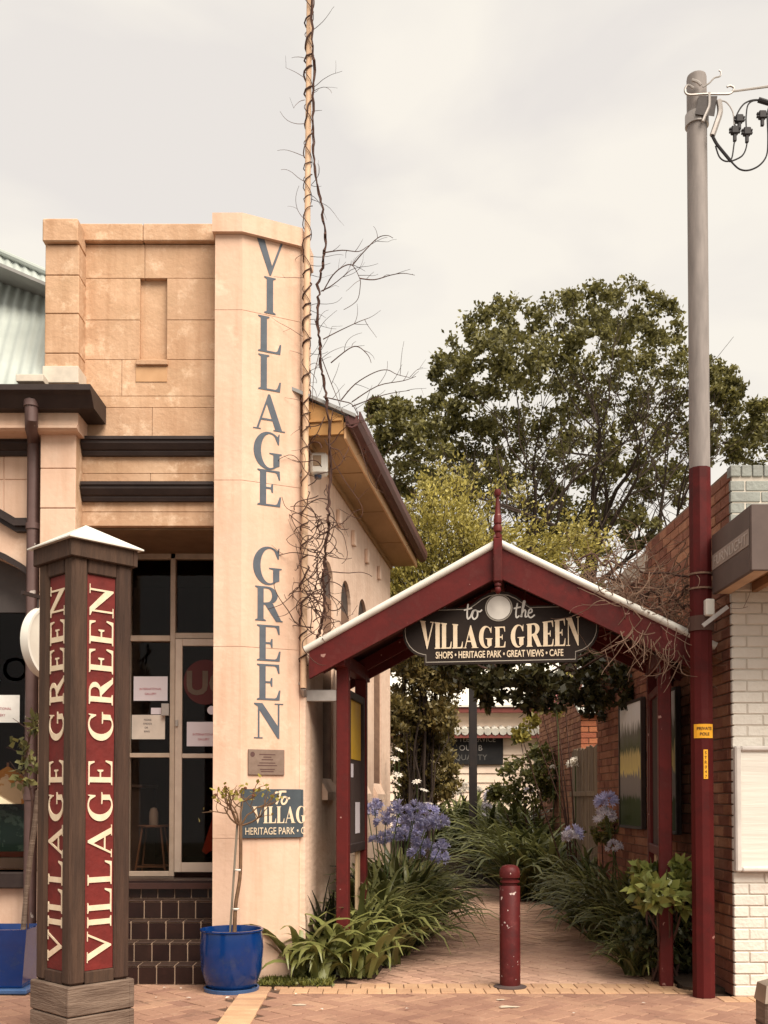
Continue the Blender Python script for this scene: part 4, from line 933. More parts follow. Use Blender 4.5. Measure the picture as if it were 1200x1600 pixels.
for dy in (-.12, .12): MB().tube([(hx, hy + dy, hz_ + hr + .06), (hx, hy + dy, hz_ + math.sqrt(hr ** 2 - dy ** 2))], .008, 6).build('hanger', DARKTRIM, hs)
MB().tube([(hx, hy + .42, hz_ + hr + .06), (hx, hy + .3, hz_ + hr + .17), (hx, hy + .2, hz_ + hr + .12), (hx, hy + .26, hz_ + hr + .07)], .010, 6).build('scroll', DARKTRIM, hs)

# ================================================================== STREET FURNITURE
# --- lettered timber pillar
pi_ = thing('lettered_pillar', 'square weathered timber pillar with carved red VILLAGE GREEN panels and white cap', 'pillar', (-1.905, 6.5, 0), R(-45 + 2))
w = .21
def lbox(name, m, lo, hi, b=.006): return box(name, m, pi_, lo, hi, b)
for zlo, zhi in ((0, .185), (.192, .372)): 
    for sgn in (0, 1, 2, 3):
        f_ = Frame((0, 0, 0), (math.cos(sgn * math.pi / 2), math.sin(sgn * math.pi / 2), 0))
        box('plinth_board', TIMBERG, pi_, (-.232, zlo, .19), (.2, zhi, .232), .007, f=f_)
MB().box((-.165, -.165, 0), (.165, .165, 3.05)).build('core', TIMBER, pi_)
zs0, zs1 = .372, 3.0
for sx in (-1, 1):
    for sy in (-1, 1): lbox('corner_post', TIMBER, (min(sx * .10, sx * w), min(sy * .10, sy * w), zs0), (max(sx * .10, sx * w), max(sy * .10, sy * w), zs1), .018)
for sgn in range(4):
    f_ = Frame((0, 0, 0), (math.cos(sgn * math.pi / 2), math.sin(sgn * math.pi / 2), 0))
    box('panel', PANELRED, pi_, (-.10, .45, .15), (.10, 2.90, .188), .003, f=f_)
    box('rail', TIMBER, pi_, (-.10, zs0, .15), (.10, .45, .205), .006, f=f_); box('rail', TIMBER, pi_, (-.10, 2.90, .15), (.10, zs1, .205), .006, f=f_)
    T_, sz = .15, .168; tw_ = text_width('VILLAGE GREEN', T_, gap=.10, space=.45); xs_ = 2.34 / (tw_ * sz)
    letters('VILLAGE GREEN', lambda p: f_((.083 - p[1], .50 + p[0], p[2] + .188)), sz, pi_, LETTERCREAM, depth=.006, T=T_, t=.055, gap=.10, space=.45, xs=xs_)
for sgn in range(4):
    f_ = Frame((0, 0, 0), (math.cos(sgn * math.pi / 2), math.sin(sgn * math.pi / 2), 0)); box('cap_board', TIMBER, pi_, (-.235, 2.985, .2), (.2, 3.10, .235), .005, f=f_)
e = .262
MB().add([(-e, -e, 3.10), (e, -e, 3.10), (e, e, 3.10), (-e, e, 3.10), (0, 0, 3.255), (-e, -e, 3.092), (e, -e, 3.092), (e, e, 3.092), (-e, e, 3.092)], [(0, 1, 4), (1, 2, 4), (2, 3, 4), (3, 0, 4), (0, 5, 6, 1), (1, 6, 7, 2), (2, 7, 8, 3), (3, 8, 5, 0), (8, 7, 6, 5)]).build('cap', WHITEMETAL, pi_)

# --- bollard
bo = thing('maroon_bollard', 'round maroon bollard with domed top and chipped paint in the path mouth', 'bollard')
bp = G(797, 1543); r = .083; H = .98
MB().lathe([(0, 0), (r, 0), (r, H - .17), (r - .004, H - .165)], 28, bp).build('shaft', REDPAINT2, bo, smooth=True)
MB().lathe([(r - .02, H - .17), (r - .02, H - .145), (r - .004, H - .14), (r - .004, H - .125), (r - .02, H - .12), (r - .02, H - .105), (r - .002, H - .10), (r, H - .085), (r, H - .06), (r * .92, H - .03), (r * .7, H - .008), (r * .35, H), (0, H + .002)], 28, bp).build('domed_top', REDPAINT2, bo, smooth=True)
MB().lathe([(r, 0), (r + .05, .0), (r + .05, .008), (r + .01, .012), (r, .02)], 24, (bp.x, bp.y, .004)).build('base_plate', M('dark_concrete', (.09, .06, .055), rough=.9), bo)

# --- gabled shelter
sc_ = Vector((.966, 8.525, 0)); se = thing('gabled_shelter', 'maroon timber gable shelter with white roof edging spanning the path', 'shelter', sc_, -PD)
hw = 1.33
RED = REDPAINT
def sb(name, m, lo, hi, b=.006): return box(name, m, se, lo, hi, b)
for sx in (-1, 1):
    for y in (0, .86): sb('post', RED, (sx * hw - .052, y - .052, 0), (sx * hw + .052, y + .052, 2.78 if y else 2.74), .008)
    sb('plate_beam', RED, (sx * hw - .05, -.2, 2.62), (sx * hw + .05, 1.05, 2.74), .006)
zr_, ze = 3.56, 2.70; ex = 1.66; sl2 = (zr_ - ze) / ex; an = math.atan(sl2); EX = lambda s: 1.57 if s < 0 else ex
for y0, y1, nm in ((-.26, -.215, 'barge_board'), (1.02, 1.06, 'barge_board')):
    for sx in (-1, 1):
        ex_ = EX(sx); ze_ = zr_ - sl2 * ex_; pts = [(0, zr_), (sx * ex_, ze_), (sx * ex_, ze_ - .235), (0, zr_ - .25)]
        MB().prism(pts, y0, y1, fn=lambda p: (p[0], p[2], p[1])).build(nm, RED, se)
for y in (.02, .84):
    for sx in (-1, 1):
        ex_ = EX(sx) - .06; ze_ = zr_ - sl2 * ex_ - .07; pts = [(0, zr_ - .07), (sx * ex_, ze_), (sx * ex_, ze_ - .12), (0, zr_ - .19)]
        MB().prism(pts, y - .03, y + .03, fn=lambda p: (p[0], p[2], p[1])).build('rafter', RED, se)
    sb('tie_beam', RED, (-hw, y - .035, 3.02), (hw, y + .035, 3.13)) if y > .5 else None
sb('ridge_beam', RED, (-.025, -.2, zr_ - .2), (.025, 1.0, zr_ - .06))
for sx in (-1, 1):
    e_ = EX(sx); z_e = zr_ - sl2 * e_; a_ = [(0, zr_ + .005), (sx * (e_ + .03), z_e - .01), (sx * (e_ + .03), z_e + .012), (0, zr_ + .028)]
    MB().prism(a_, -.27, 1.07, fn=lambda p: (p[0], p[2], p[1])).build('roof_sheet', M('roof_sheet_white', (.62, .58, .53), (.5, .46, .42), scale=4, rough=.5), se)
    MB().prism([(0, zr_ - .03), (sx * e_ * .995, z_e - .03), (sx * e_ * .995, z_e - .012), (0, zr_ + .002)], -.2, 1.0, fn=lambda p: (p[0], p[2], p[1])).build('roof_lining', M('dark_lining', (.05, .018, .016), rough=.8), se)
    for y in (-.26, 1.06): MB().tube([(sx * .02, y, zr_ + .022), (sx * (e_ + .04), y, z_e + .005)], .030, 12).build('roll_edge', WHITEMETAL, se, smooth=True)
# finial
fi = MB(); y_ = -.285
fin = sb('finial', RED, (-.036, y_ - .036, zr_ - .30), (.036, y_ + .036, zr_ + .06), .01)
def fl(prof, nm): MB().lathe(prof, 16, (0, y_, zr_)).build(nm, RED, fin, smooth=True)
fl([(0, .06), (.034, .062), (.036, .085), (.022, .09), (.022, .105), (.034, .115), (.036, .15), (.026, .165), (.026, .172), (.033, .18), (.030, .245), (.024, .255), (.014, .38), (.012, .40), (.022, .405), (.03, .425), (.024, .455), (0, .465)], 'turned_spire')
fl([(0, -.395), (.014, -.39), (.026, -.37), (.024, -.345), (.016, -.335), (.026, -.33), (.028, -.315), (.02, -.30), (0, -.298)], 'drop_ball')
# notice boards between the posts
for sx, nm, lab in ((-1, 'l', 'glazed dark notice board with a yellow poster inside the shelter'), (1, 'r', 'glazed dark notice board on the pole side of the shelter')):
    nt = thing('notice_board', lab, 'notice board', sc_, -PD, group='notice boards in the shelter')
    x = sx * hw; z0, z1 = 1.10, 2.45
    d = -sx
    box('back', M('board_back', (.05, .03, .026), rough=.8), nt, (x - .02, .06, z0), (x + .02, .80, z1), .003)
    for lo, hi in (((x - .045, .054, z0), (x + .045, .12, z1)), ((x - .045, .74, z0), (x + .045, .806, z1)), ((x - .045, .12, z1 - .07), (x + .045, .74, z1)), ((x - .05, .054, z0 - .06), (x + .05, .806, z0 + .02))): box('frame', DARKTRIM if sx < 0 else REDPAINT, nt, lo, hi, .006)
    if sx < 0:
        box('poster', M('yellow_poster', (.55, .34, .03), (.46, .27, .02), scale=4, rough=.5), nt, (x + .021, .12, 1.86), (x + .024, .70, 2.38), .0005)
        box('paper', PAPER, nt, (x + .021, .16, 1.70), (x + .024, .34, 1.82), .0005); box('paper', PAPER, nt, (x + .021, .45, 1.2), (x + .024, .66, 1.48), .0005)
    for yy in (.10, .60): box('skirt_slat', M('raw_slat', (.50, .36, .23), (.40, .27, .17), scale=5, rough=.85, stretch=(6, 6, .6)), nt, (x - .012, yy, .25), (x + .012, yy + .14, z0 - .062), .003)
# grey beam from the shop wall to the shelter post
gb = tag(MB().cbox((X(466, 1086, 8.72), 8.70, Z(1096, 8.72)), (X(531, 1086, 8.72), 8.78, Z(1078, 8.72)), .005).build('tie_bracket', IRON), 'short grey metal beam tying the shelter post to the shop wall', 'beam')
# hanging sign
sg = thing('village_green_sign', 'black shaped sign lettered to the VILLAGE GREEN hanging in the shelter gable', 'sign', sc_, -PD)
ks = 8.42 / 1600 * 1.0
def sp(x, y): return ((x - 785) * ks * 1.005, Z(y, 8.40))
ol = [sp(668, 1037), sp(905, 1037), sp(905, 1024)]
ol += [sp(902 + 36 * math.cos(R(a)), 984 + 40 * math.sin(R(a))) for a in range(80, -61, -14)]
ol += [sp(905, 948), sp(834, 948), sp(822, 940), sp(812, 932), sp(800, 926), sp(785, 924), sp(770, 926), sp(758, 932), sp(748, 940), sp(736, 948), sp(668, 948)]
ol += [sp(670 - 36 * math.cos(R(a)), 984 + 40 * math.sin(R(a))) for a in range(-60, 81, 14)] + [sp(668, 1024)]
sy0 = -.10
MB().prism(ol, 0, .035, fn=lambda p: (p[0], sy0 - p[2], p[1])).build('board', SIGNDARK, sg)
fS = lambda p: Vector((p[0], sy0 - .035 - p[2], p[1]))
cz = Z(985, 8.40)
inn = [(x * .978, cz + (z - cz) * .93) for x, z in ol]; inn2 = [(x * .972, cz + (z - cz) * .905) for x, z in ol]
MB().prism(inn, .0, .0015, holes=[inn2], fn=lambda p: fS(p)).build('border_line', SIGNLINE, sg)
zbase = Z(1012, 8.40); hv = Z(980, 8.40) - zbase
tw_ = text_width('VILLAGE GREEN', .30, gap=.05, space=.32, s=.06); wid = 249 * ks
xs_ = wid / (tw_ * hv)
hf = lambda x: 1.0 + .42 * abs((x - tw_ / 2) / (tw_ / 2)) ** 1.3
letters('VILLAGE GREEN', lambda p: fS((p[0] - wid / 2 + .5 * ks, zbase + p[1], p[2])), hv, sg, LETTERCREAM, depth=.004, T=.30, t=.06, s=.06, gap=.05, space=.32, xs=xs_, hfn=hf)
word('SHOPS • HERITAGE PARK • GREAT VIEWS • CAFE', lambda p: fS((p[0], Z(1027, 8.4) + p[1], p[2])), .078, sg, LETTERCREAM, xs=.62, bold=.0015)
mc_, mz = 0.0, Z(950, 8.40)
MB().prism([(mc_ + .112 * math.cos(R(a)), mz + .112 * math.sin(R(a))) for a in range(0, 360, 10)], .0, .004, holes=[[(mc_ + .103 * math.cos(R(a)), mz + .103 * math.sin(R(a))) for a in range(0, 360, 10)]], fn=fS).build('medallion_ring', SIGNLINE, sg)
MB().prism([(mc_ + .098 * math.cos(R(a)), mz + .098 * math.sin(R(a))) for a in range(0, 360, 10)], .0, .005, fn=fS).build('medallion', SIGNWHITE, sg)
TO2 = [[(.18, 1.0), (.12, .45), (.16, .08), (.36, .22)], [(-.1, .62), (.2, .68), (.45, .74)], [(.36, .22), (.5, .55), (.72, .6), (.55, .55), (.45, .25), (.58, .05), (.78, .2), (.80, .5), (.70, .58), (.95, .5), (1.1, .62)]]
strokes([[(x * .125 - .275, y * .135 + Z(968, 8.4)) for x, y in p] for p in TO2], fS, .013, sg, SIGNWHITE, w=.002)
THE = [[(.12, 1.0), (.04, .45), (.06, .08), (.22, .2)], [(-.08, .66), (.12, .7), (.3, .74)], [(.30, .1), (.42, .6), (.52, 1.05), (.46, 1.1), (.40, .8), (.34, .1)], [(.36, .35), (.5, .55), (.56, .45), (.54, .12), (.66, .15)], [(.68, .3), (.9, .42), (.86, .6), (.74, .5), (.70, .2), (.84, .05), (1.05, .22)]]
strokes([[(x * .15 + .135, y * .13 + Z(968, 8.4)) for x, y in p] for p in THE], fS, .012, sg, SIGNWHITE, w=.002)
for dx in (-.45, .45): MB().tube([(dx, sy0 - .015, Z(949, 8.4)), (dx, sy0 - .015, 3.25)], .006, 6).build('hanger', IRON, sg)

# --- power pole
po = thing('power_pole', 'tall service pole, maroon below and bare grey above, with cable hooks', 'pole')
pb_ = Vector((2.443, 7.86, 0)); zc_ = Z(733, 7.86); ztp = Z(124, 7.86); rr = .084
MB().lathe([(0, 0), (rr + .002, 0), (rr + .001, zc_), (rr - .006, zc_)], 10, pb_).build('painted_base', REDPOLE, po)
MB().lathe([(rr - .006, zc_ - .02), (rr - .008, ztp), (rr - .012, ztp + .02), (0, ztp + .025)], 28, pb_).build('bare_shaft', M('bare_pole', (.25, .215, .20), (.18, .155, .145), scale=4, rough=.7, stretch=(5, 5, .8), chips=(.50, .45, .42), chipscale=5, chipthr=.68), po, smooth=True)
zk = Z(188, 7.86); MB().lathe([(rr - .01, zk - .05), (rr + .006, zk - .05), (rr + .006, zk + .04), (rr - .01, zk + .04)], 24, pb_).build('clamp', IRON, po, smooth=True)
Yc = 7.755
def pt(x, y, Y=Yc): return P(x, y, Y)
def cable(pts, r, nm, m, par=po, Y=Yc, n=6):
    sm = []; pv = [pt(x, y, Y) if not isinstance(x, Vector) else x for x, y in pts]
    for i in range(len(pv) - 1):
        p0 = pv[max(i - 1, 0)]; p1_ = pv[i]; p2_ = pv[i + 1]; p3_ = pv[min(i + 2, len(pv) - 1)]
        for k in range(6):
            u = k / 6; sm.append(.5 * ((2 * p1_) + (p2_ - p0) * u + (2 * p0 - 5 * p1_ + 4 * p2_ - p3_) * u * u + (3 * p1_ - p0 - 3 * p2_ + p3_) * u ** 3))
    sm.append(pv[-1]); return MB().tube(sm, r, n).build(nm, m, par, smooth=True)
cable([(1084, 138), (1075, 133), (1070, 141), (1076, 148), (1100, 147), (1125, 147), (1141, 146), (1147, 138), (1141, 134), (1136, 136)], .0085, 'hook_bar', IRON)
cable([(1098, 136), (1108, 130), (1116, 122), (1125, 119), (1126, 112), (1123, 110)], .006, 'hook', IRON); cable([(1081, 125), (1090, 128), (1095, 133)], .012, 'hook', IRON)
MB().hexa([pt(1092, 150), pt(1121, 150), pt(1116, 182), pt(1086, 178), pt(1092, 150, 7.80), pt(1121, 150, 7.80), pt(1116, 182, 7.80), pt(1086, 178, 7.80)]).build('bracket_plate', DARKTRIM, po)
cable([(1108, 145), (1108, 165), (1102, 180), (1098, 190)], .012, 'bracket_strap', IRON)
cable([(1123, 157), (1125, 175), (1119, 195), (1113, 212)], .022, 'conduit', IRON)
cable([(1113, 212), (1120, 225), (1132, 240), (1142, 252)], .012, 'cable', CABLE)
cable([(1142, 252), (1155, 264), (1170, 266), (1187, 258), (1198, 242), (1200, 215), (1199, 180), (1202, 165)], .0065, 'cable', CABLE)
cable([(1118, 228), (1124, 245), (1134, 252), (1143, 248), (1147, 225), (1150, 205), (1148, 190), (1155, 172), (1166, 160), (1185, 156), (1215, 164)], .006, 'cable', CABLE)
cable([(1143, 252), (1160, 243), (1167, 225), (1166, 200), (1166, 180), (1170, 162), (1185, 157), (1215, 166)], .006, 'cable', CABLE)
cable([(1123, 157), (1135, 160), (1145, 175), (1147, 195)], .005, 'cable', IRON)
for x, y in ((1155, 186), (1148, 204), (1167, 206), (1191, 180)):
    c_ = pt(x, y); cn = MB(); cn.cbox((c_.x - .028, c_.y - .02, c_.z - .03), (c_.x + .028, c_.y + .02, c_.z + .03), .006); cn.cbox((c_.x - .042, c_.y - .012, c_.z - .018), (c_.x + .042, c_.y + .012, c_.z - .004), .002); cn.cbox((c_.x - .042, c_.y - .012, c_.z + .004), (c_.x + .042, c_.y + .012, c_.z + .018), .002); cn.cbox((c_.x - .012, c_.y - .012, c_.z - .085), (c_.x + .012, c_.y + .012, c_.z - .031), .003)
    cn.build('cable_connector', CABLE, po)
far = Vector((12, 6.2, 7.6))
sv = MB(); a0 = pt(1143, 143)
for k in (-1, 1): sv.tube([a0, a0.lerp(far, .25) + Vector((0, .0, -.09 + k * .012)), a0.lerp(far, .6) + Vector((0, 0, -.12)), far], [.008, .014, .014, .014], 6)
sv.build('service_wire', M('wire_grey', (.50, .46, .43), rough=.6), po)
MB().tube([pt(1185, 156), pt(1230, 170), far - Vector((0, 0, .12))], .02, 8).build('service_cable', CABLE, po)
# pole fittings and labels
frP = Frame((pb_.x, pb_.y, 0), (.97, -.10, 0))
MB().lathe([(rr + .004, Z(985, 7.8)), (rr + .012, Z(985, 7.8)), (rr + .012, Z(962, 7.8)), (rr + .004, Z(962, 7.8))], 16, pb_).build('strap_band', M('rust_band', (.085, .045, .035), rough=.8), po)
MB().bar(pt(1098, 978, 7.70), pt(1137, 948, 7.66), .03).build('step_iron', IRON, po); box('insulator', WHITEMETAL, po, (X(1102, 945, 7.74), 7.72, Z(962, 7.74)), (X(1116, 945, 7.74), 7.80, Z(936, 7.74)), .008)
for y_ in (897, 920): MB().lathe([(rr + .002, 0), (rr + .009, 0), (rr + .009, .014), (rr + .002, .014)], 16, (pb_.x, pb_.y, Z(y_, 7.8))).build('vine_wrap', VINEL, po)
def plabel(x0, x1, y0, y1, nm):
    z0, z1 = Z(y1, 7.77), Z(y0, 7.77); n = 8; mb = MB(); V = []; Fs = []
    u0, u1 = (x0 - 1100) / 17, (x1 - 1100) / 17
    for i in range(n + 1):
        s_ = u0 + (u1 - u0) * i / n; s_ = max(-.97, min(.97, s_)); a = math.asin(s_); rr_ = rr + .0035
        for zz in (z0, z1): V.append((pb_.x + rr_ * math.sin(a), pb_.y - rr_ * math.cos(a), zz))
    for i in range(n): Fs.append((2 * i, 2 * i + 2, 2 * i + 3, 2 * i + 1))
    return mb.add(V, Fs).build(nm, YELLOW, po), z0, z1
def wrap(cx, cz_): 
    def f(p):
        a = (p[0] + cx) / (rr + .005); rr_ = rr + .0045 + p[2]; return Vector((pb_.x + rr_ * math.sin(a), pb_.y - rr_ * math.cos(a), cz_ + p[1]))
    return f
l1, z0, z1 = plabel(1085.5, 1112.5, 1131, 1153, 'warning_label')
INKB = M('label_ink', (.10, .05, .02), rough=.7)
word('PRIVATE', wrap(-.005, z0 + .062), .032, l1, INKB, depth=.0003, bold=.0006); word('POLE', wrap(-.005, z0 + .02), .032, l1, INKB, depth=.0003, bold=.0006)
l2, z0, z1 = plabel(1097, 1103.5, 1171, 1217, 'number_label')
for k, ch in enumerate('STR047'): word(ch, wrap(.001, z1 - .036 * (k + 1)), .034, l2, INKB, depth=.0003)

# --- wrapped mast at the corner of the shop
ms_ = thing('vine_wrapped_mast', 'tall thin cream pole rising beside the lettered column', 'pole')
m0 = P(474, 1075, 8.60); m1 = P(484, -70, 8.60)
MB().tube([m0, m1], [.028, .024], 12).build('shaft', M('mast_cream', (.70, .48, .32), (.58, .38, .25), scale=6, rough=.8), ms_, smooth=True)
for y_ in (745, 800, 1068): 
    c_ = m0.lerp(m1, (1075 - y_) / 1145); MB().bar(c_, c_ + Vector((-.09, .10, 0)), .02).build('wall_clip', IRON, ms_)
MB().tube([m0, m0 + Vector((0, .06, -.05)), m0 + Vector((.0, .12, -.06))], .026, 8).build('foot_bracket', IRON, ms_)

# ================================================================== PLANTS
def crom(pv, k=5):
    sm = []
    for i in range(len(pv) - 1):
        p0 = pv[max(i - 1, 0)]; p1_ = pv[i]; p2_ = pv[i + 1]; p3_ = pv[min(i + 2, len(pv) - 1)]
        for j in range(k):
            u = j / k; sm.append(.5 * ((2 * p1_) + (p2_ - p0) * u + (2 * p0 - 5 * p1_ + 4 * p2_ - p3_) * u * u + (3 * p1_ - p0 - 3 * p2_ + p3_) * u ** 3))
    sm.append(pv[-1]); return sm
def wander(mb, p, d, L, r0, r1, step=.05, curl=.35, pull=None, branch=0.0, n=4, depth=0):
    pts = [Vector(p)]; d = Vector(d).normalized(); k = max(3, int(L / step)); tw = Vector((random.gauss(0, 1), random.gauss(0, 1), random.gauss(0, 1))) * curl
    for i in range(k):
        tw = tw * .85 + Vector((random.gauss(0, 1), random.gauss(0, 1), random.gauss(0, 1))) * curl * .5
        d = d + tw * .35
        if pull is not None: d = d + Vector(pull) * .12
        d.normalize(); pts.append(pts[-1] + d * step)
        if branch and depth < 2 and random.random() < branch and i > 1:
            bd = (d + Vector((random.gauss(0, .8), random.gauss(0, .5), random.gauss(0, .8)))).normalized()
            wander(mb, pts[-1], bd, L * random.uniform(.25, .5), r1 * 1.1, r1 * .6, step, curl, pull, branch, n, depth + 1)
    m = len(pts); mb.tube(pts, [r0 + (r1 - r0) * i / (m - 1) for i in range(m)], n, cap=False)
    return pts

# --- bare vine on the mast and the side eave
vn = thing('bare_vine', 'leafless brown vine winding up the cream pole and over the side eave', 'vine')
mb = MB(); pts = []
for k in range(340):
    f_ = k / 339; c_ = m0.lerp(m1, .03 + .97 * f_); a = k * .62 + 2.4 * math.sin(k * .11) + 1.1 * math.sin(k * .37)
    pts.append(c_ + Vector((math.cos(a), math.sin(a), 0)) * (.033 + .005 * math.sin(k * .7) + random.uniform(0, .006)))
mb.tube(pts, [.006 + .002 * math.sin(k * .05) for k in range(340)], 5)
pts2 = [m0.lerp(m1, .05 + .95 * k / 239) + Vector((math.cos(-k * .5 + 2), math.sin(-k * .5 + 2), 0)) * .036 for k in range(240)]
mb.tube(pts2[60:], .0035, 4); mb.build('coiling_stem', VINE, vn, smooth=True)
trunk = [(487, -60), (488, 60), (490, 150), (489, 230), (496, 290), (505, 340), (508, 380), (505, 410), (498, 450), (496, 490), (499, 540), (503, 580), (510, 620), (515, 680), (516, 730), (514, 790), (512, 830), (507, 870), (505, 910), (507, 950), (500, 985), (490, 1010)]
pv = crom([P(x, y, 8.55 + (.0 if y > 600 else 0)) for x, y in trunk], 8)
pv = [p + Vector((random.gauss(0, .005), random.gauss(0, .01), random.gauss(0, .004))) for p in pv]
mb = MB(); mb.tube(pv, [.006 + .004 * i / len(pv) + random.uniform(0, .003) for i in range(len(pv))], 6)
pv2 = [p + Vector((.012 * math.cos(i * .55), .012 * math.sin(i * .55), 0)) for i, p in enumerate(pv)]
mb.tube(pv2, .0055, 5); mb.build('main_stem', VINE, vn, smooth=True)
tw = MB()
for path_ in ([(505, 455), (520, 430), (537, 416), (551, 415), (562, 435), (563, 445), (560, 465), (552, 475), (537, 484)], [(551, 414), (567, 395), (590, 372), (605, 368), (614, 372)], [(562, 435), (585, 437), (610, 430), (630, 427), (648, 430)], [(505, 395), (535, 391), (560, 393), (574, 385)],
             [(502, 455), (520, 445), (548, 422)], [(505, 530), (530, 517), (560, 503), (576, 497)], [(503, 560), (518, 600), (528, 625), (533, 640)], [(517, 567), (545, 545), (560, 542), (575, 555), (580, 567)], [(533, 625), (555, 600), (585, 582), (605, 578), (620, 585), (640, 590)],
             [(550, 628), (590, 603), (630, 595), (650, 588)], [(550, 635), (600, 617), (640, 610)], [(492, 500), (500, 540), (490, 590), (488, 640)], [(505, 620), (535, 627), (550, 632), (560, 650), (575, 680), (590, 700)], [(533, 640), (560, 690), (575, 740), (585, 760), (600, 770)],
             [(520, 640), (515, 700), (535, 745), (565, 790), (560, 810), (530, 795)]):
    pv = crom([P(x, y, 8.52 + random.uniform(-.02, .05)) for x, y in path_], 4); tw.tube(pv, [.0055 - .0035 * i / len(pv) for i in range(len(pv))], 4, cap=False)
    for _ in range(4):
        p = random.choice(pv); wander(tw, p, (random.uniform(-.2, 1), random.uniform(-.3, .3), random.uniform(-.2, 1)), random.uniform(.08, .28), .0028, .0014, .03, .3, branch=.08, n=3)
for _ in range(46):
    f_ = random.uniform(.18, 1.0); p = m0.lerp(m1, f_); sgn = random.choice((-1, -1, 1, 1, 1))
    wander(tw, p + Vector((sgn * .03, -.02, 0)), (sgn, random.uniform(-.4, .2), random.uniform(-.6, .9)), random.uniform(.08, .34), .003, .0014, .03, .38, branch=.09, n=3)
for _ in range(90):
    y = random.choice((random.uniform(640, 1000), random.uniform(800, 1010))); wander(tw, P(random.uniform(484, 515), y, 8.54), (random.gauss(0, .6), random.uniform(-.2, .05), random.uniform(-1, 1)), random.uniform(.15, .6), .0055, .0025, .026, .75, branch=.04, n=4)
for _ in range(40):
    f_ = random.random(); wander(tw, P(545 + 95 * f_, 660 + 190 * f_ - random.uniform(-10, 40), 8.5 + 4.2 * f_), (random.gauss(0, .6), random.gauss(0, .3), random.gauss(0, .7)), random.uniform(.15, .5), .004, .002, .03, .6, branch=.05, n=3)
tag(tw.build('twigs', VINE, vn), kind='stuff')

# --- bare vine over the shelter roof and brick wall
vr = thing('tangled_creeper', 'pale leafless creeper tangled over the shelter roof and red brick wall', 'vine')
mb = MB()
for _ in range(170):
    x = random.uniform(940, 1085); y = random.uniform(875, 1010); Yv = random.uniform(7.95, 8.7)
    if y > 855 + (x - 785) * .53 + 10: y = 855 + (x - 785) * .53 - random.uniform(0, 70)
    wander(mb, P(x, y, Yv), (random.gauss(0, 1), random.gauss(0, .2), random.gauss(0, .6)), random.uniform(.25, .9), .005, .002, .032, .62, branch=.05, n=4)
for _ in range(60):
    x = random.uniform(860, 1010); wander(mb, P(x, 850 + (x - 785) * .53 - random.uniform(2, 30), 8.45), (random.uniform(-1, 1), .1, random.uniform(-.3, .4)), random.uniform(.2, .6), .005, .002, .045, .4, branch=.05, n=4)
for _ in range(34):
    x = random.uniform(960, 1075); y = 850 + (x - 785) * .53 + random.uniform(10, 40)
    wander(mb, P(x, y, 8.0), (random.gauss(0, .6), random.uniform(-.1, .1), -1), random.uniform(.15, .45), .0055, .0025, .04, .5, branch=.05, n=4)
tag(mb.build('tangled_twigs', VINEL, vr), kind='stuff')
mb = MB()
for x0, y0, x1, y1 in ((1085, 905, 900, 870), (1085, 930, 930, 900), (1085, 910, 1000, 1000), (1075, 1000, 940, 880), (1030, 1060, 1000, 900), (1085, 960, 985, 915)):
    a_, b_ = P(x0, y0, 8.05), P(x1, y1, 8.5); pv = [a_.lerp(b_, k / 14) + Vector((random.gauss(0, .02), random.gauss(0, .03), random.gauss(0, .03))) for k in range(15)]
    mb.tube(crom(pv, 3), .009, 5)
tag(mb.build('main_runners', VINE, vr), kind='stuff')

# --- big shade tree
def limb(mb, p, d, L, r, lv, tips, nb=3):
    pts = [Vector(p)]; rs = [r]; k = 5
    for i in range(k):
        d = (d + Vector((random.gauss(0, .13), random.gauss(0, .13), random.gauss(.03, .10)))).normalized(); pts.append(pts[-1] + d * L / k); rs.append(r * (1 - .5 * (i + 1) / k))
        if lv and i >= 2 and random.random() < .55:
            limb(mb, pts[-1], (d * .5 + Vector((random.gauss(0, .75), random.gauss(0, .6), random.uniform(0, .7)))).normalized(), L * .6, rs[-1] * .6, lv - 1, tips)
    mb.tube(pts, rs, 6 if r > .05 else 4, cap=False)
    if lv:
        for _ in range(nb): limb(mb, pts[-1], (d * .8 + Vector((random.gauss(0, .55), random.gauss(0, .5), random.gauss(.15, .35)))).normalized(), L * random.uniform(.6, .85), rs[-1] * .75, lv - 1, tips)
    else: tips.append(pts[-1])
BARK = M('bark', (.05, .034, .026), (.032, .022, .018), scale=9, rough=1, bump=.5, bscale=12)
LTREE = LEAF('tree_leaf', (.055, .050, .015), (.24, .215, .068), .42)
YT = 38.0; kt = YT / 1600
tree = thing('shade_tree', 'large dark green broadleaf tree towering behind the shelter', 'tree')
mb = MB(); tips = []; bx_ = X(880, 900, YT)
base = Vector((bx_, YT, 0)); mb.tube([base, base + Vector((.1, 0, 3)), base + Vector((0, .1, 6.5))], [.75, .55, .5], 10)
top0 = base + Vector((0, .1, 6.4))
for dx, dz, L in ((-1.0, .55, 5.6), (-.55, 1, 5.2), (.1, 1, 5.6), (.55, .9, 5.4), (1.0, .5, 5.2), (-.2, .8, 4.2), (.5, .4, 5.0), (-.75, .75, 4.8)):
    limb(mb, top0, Vector((dx, random.gauss(0, .35), dz)).normalized(), L * .86, .27, 3, tips, 2)
mb.build('trunk', BARK, tree, smooth=True)
spec = []
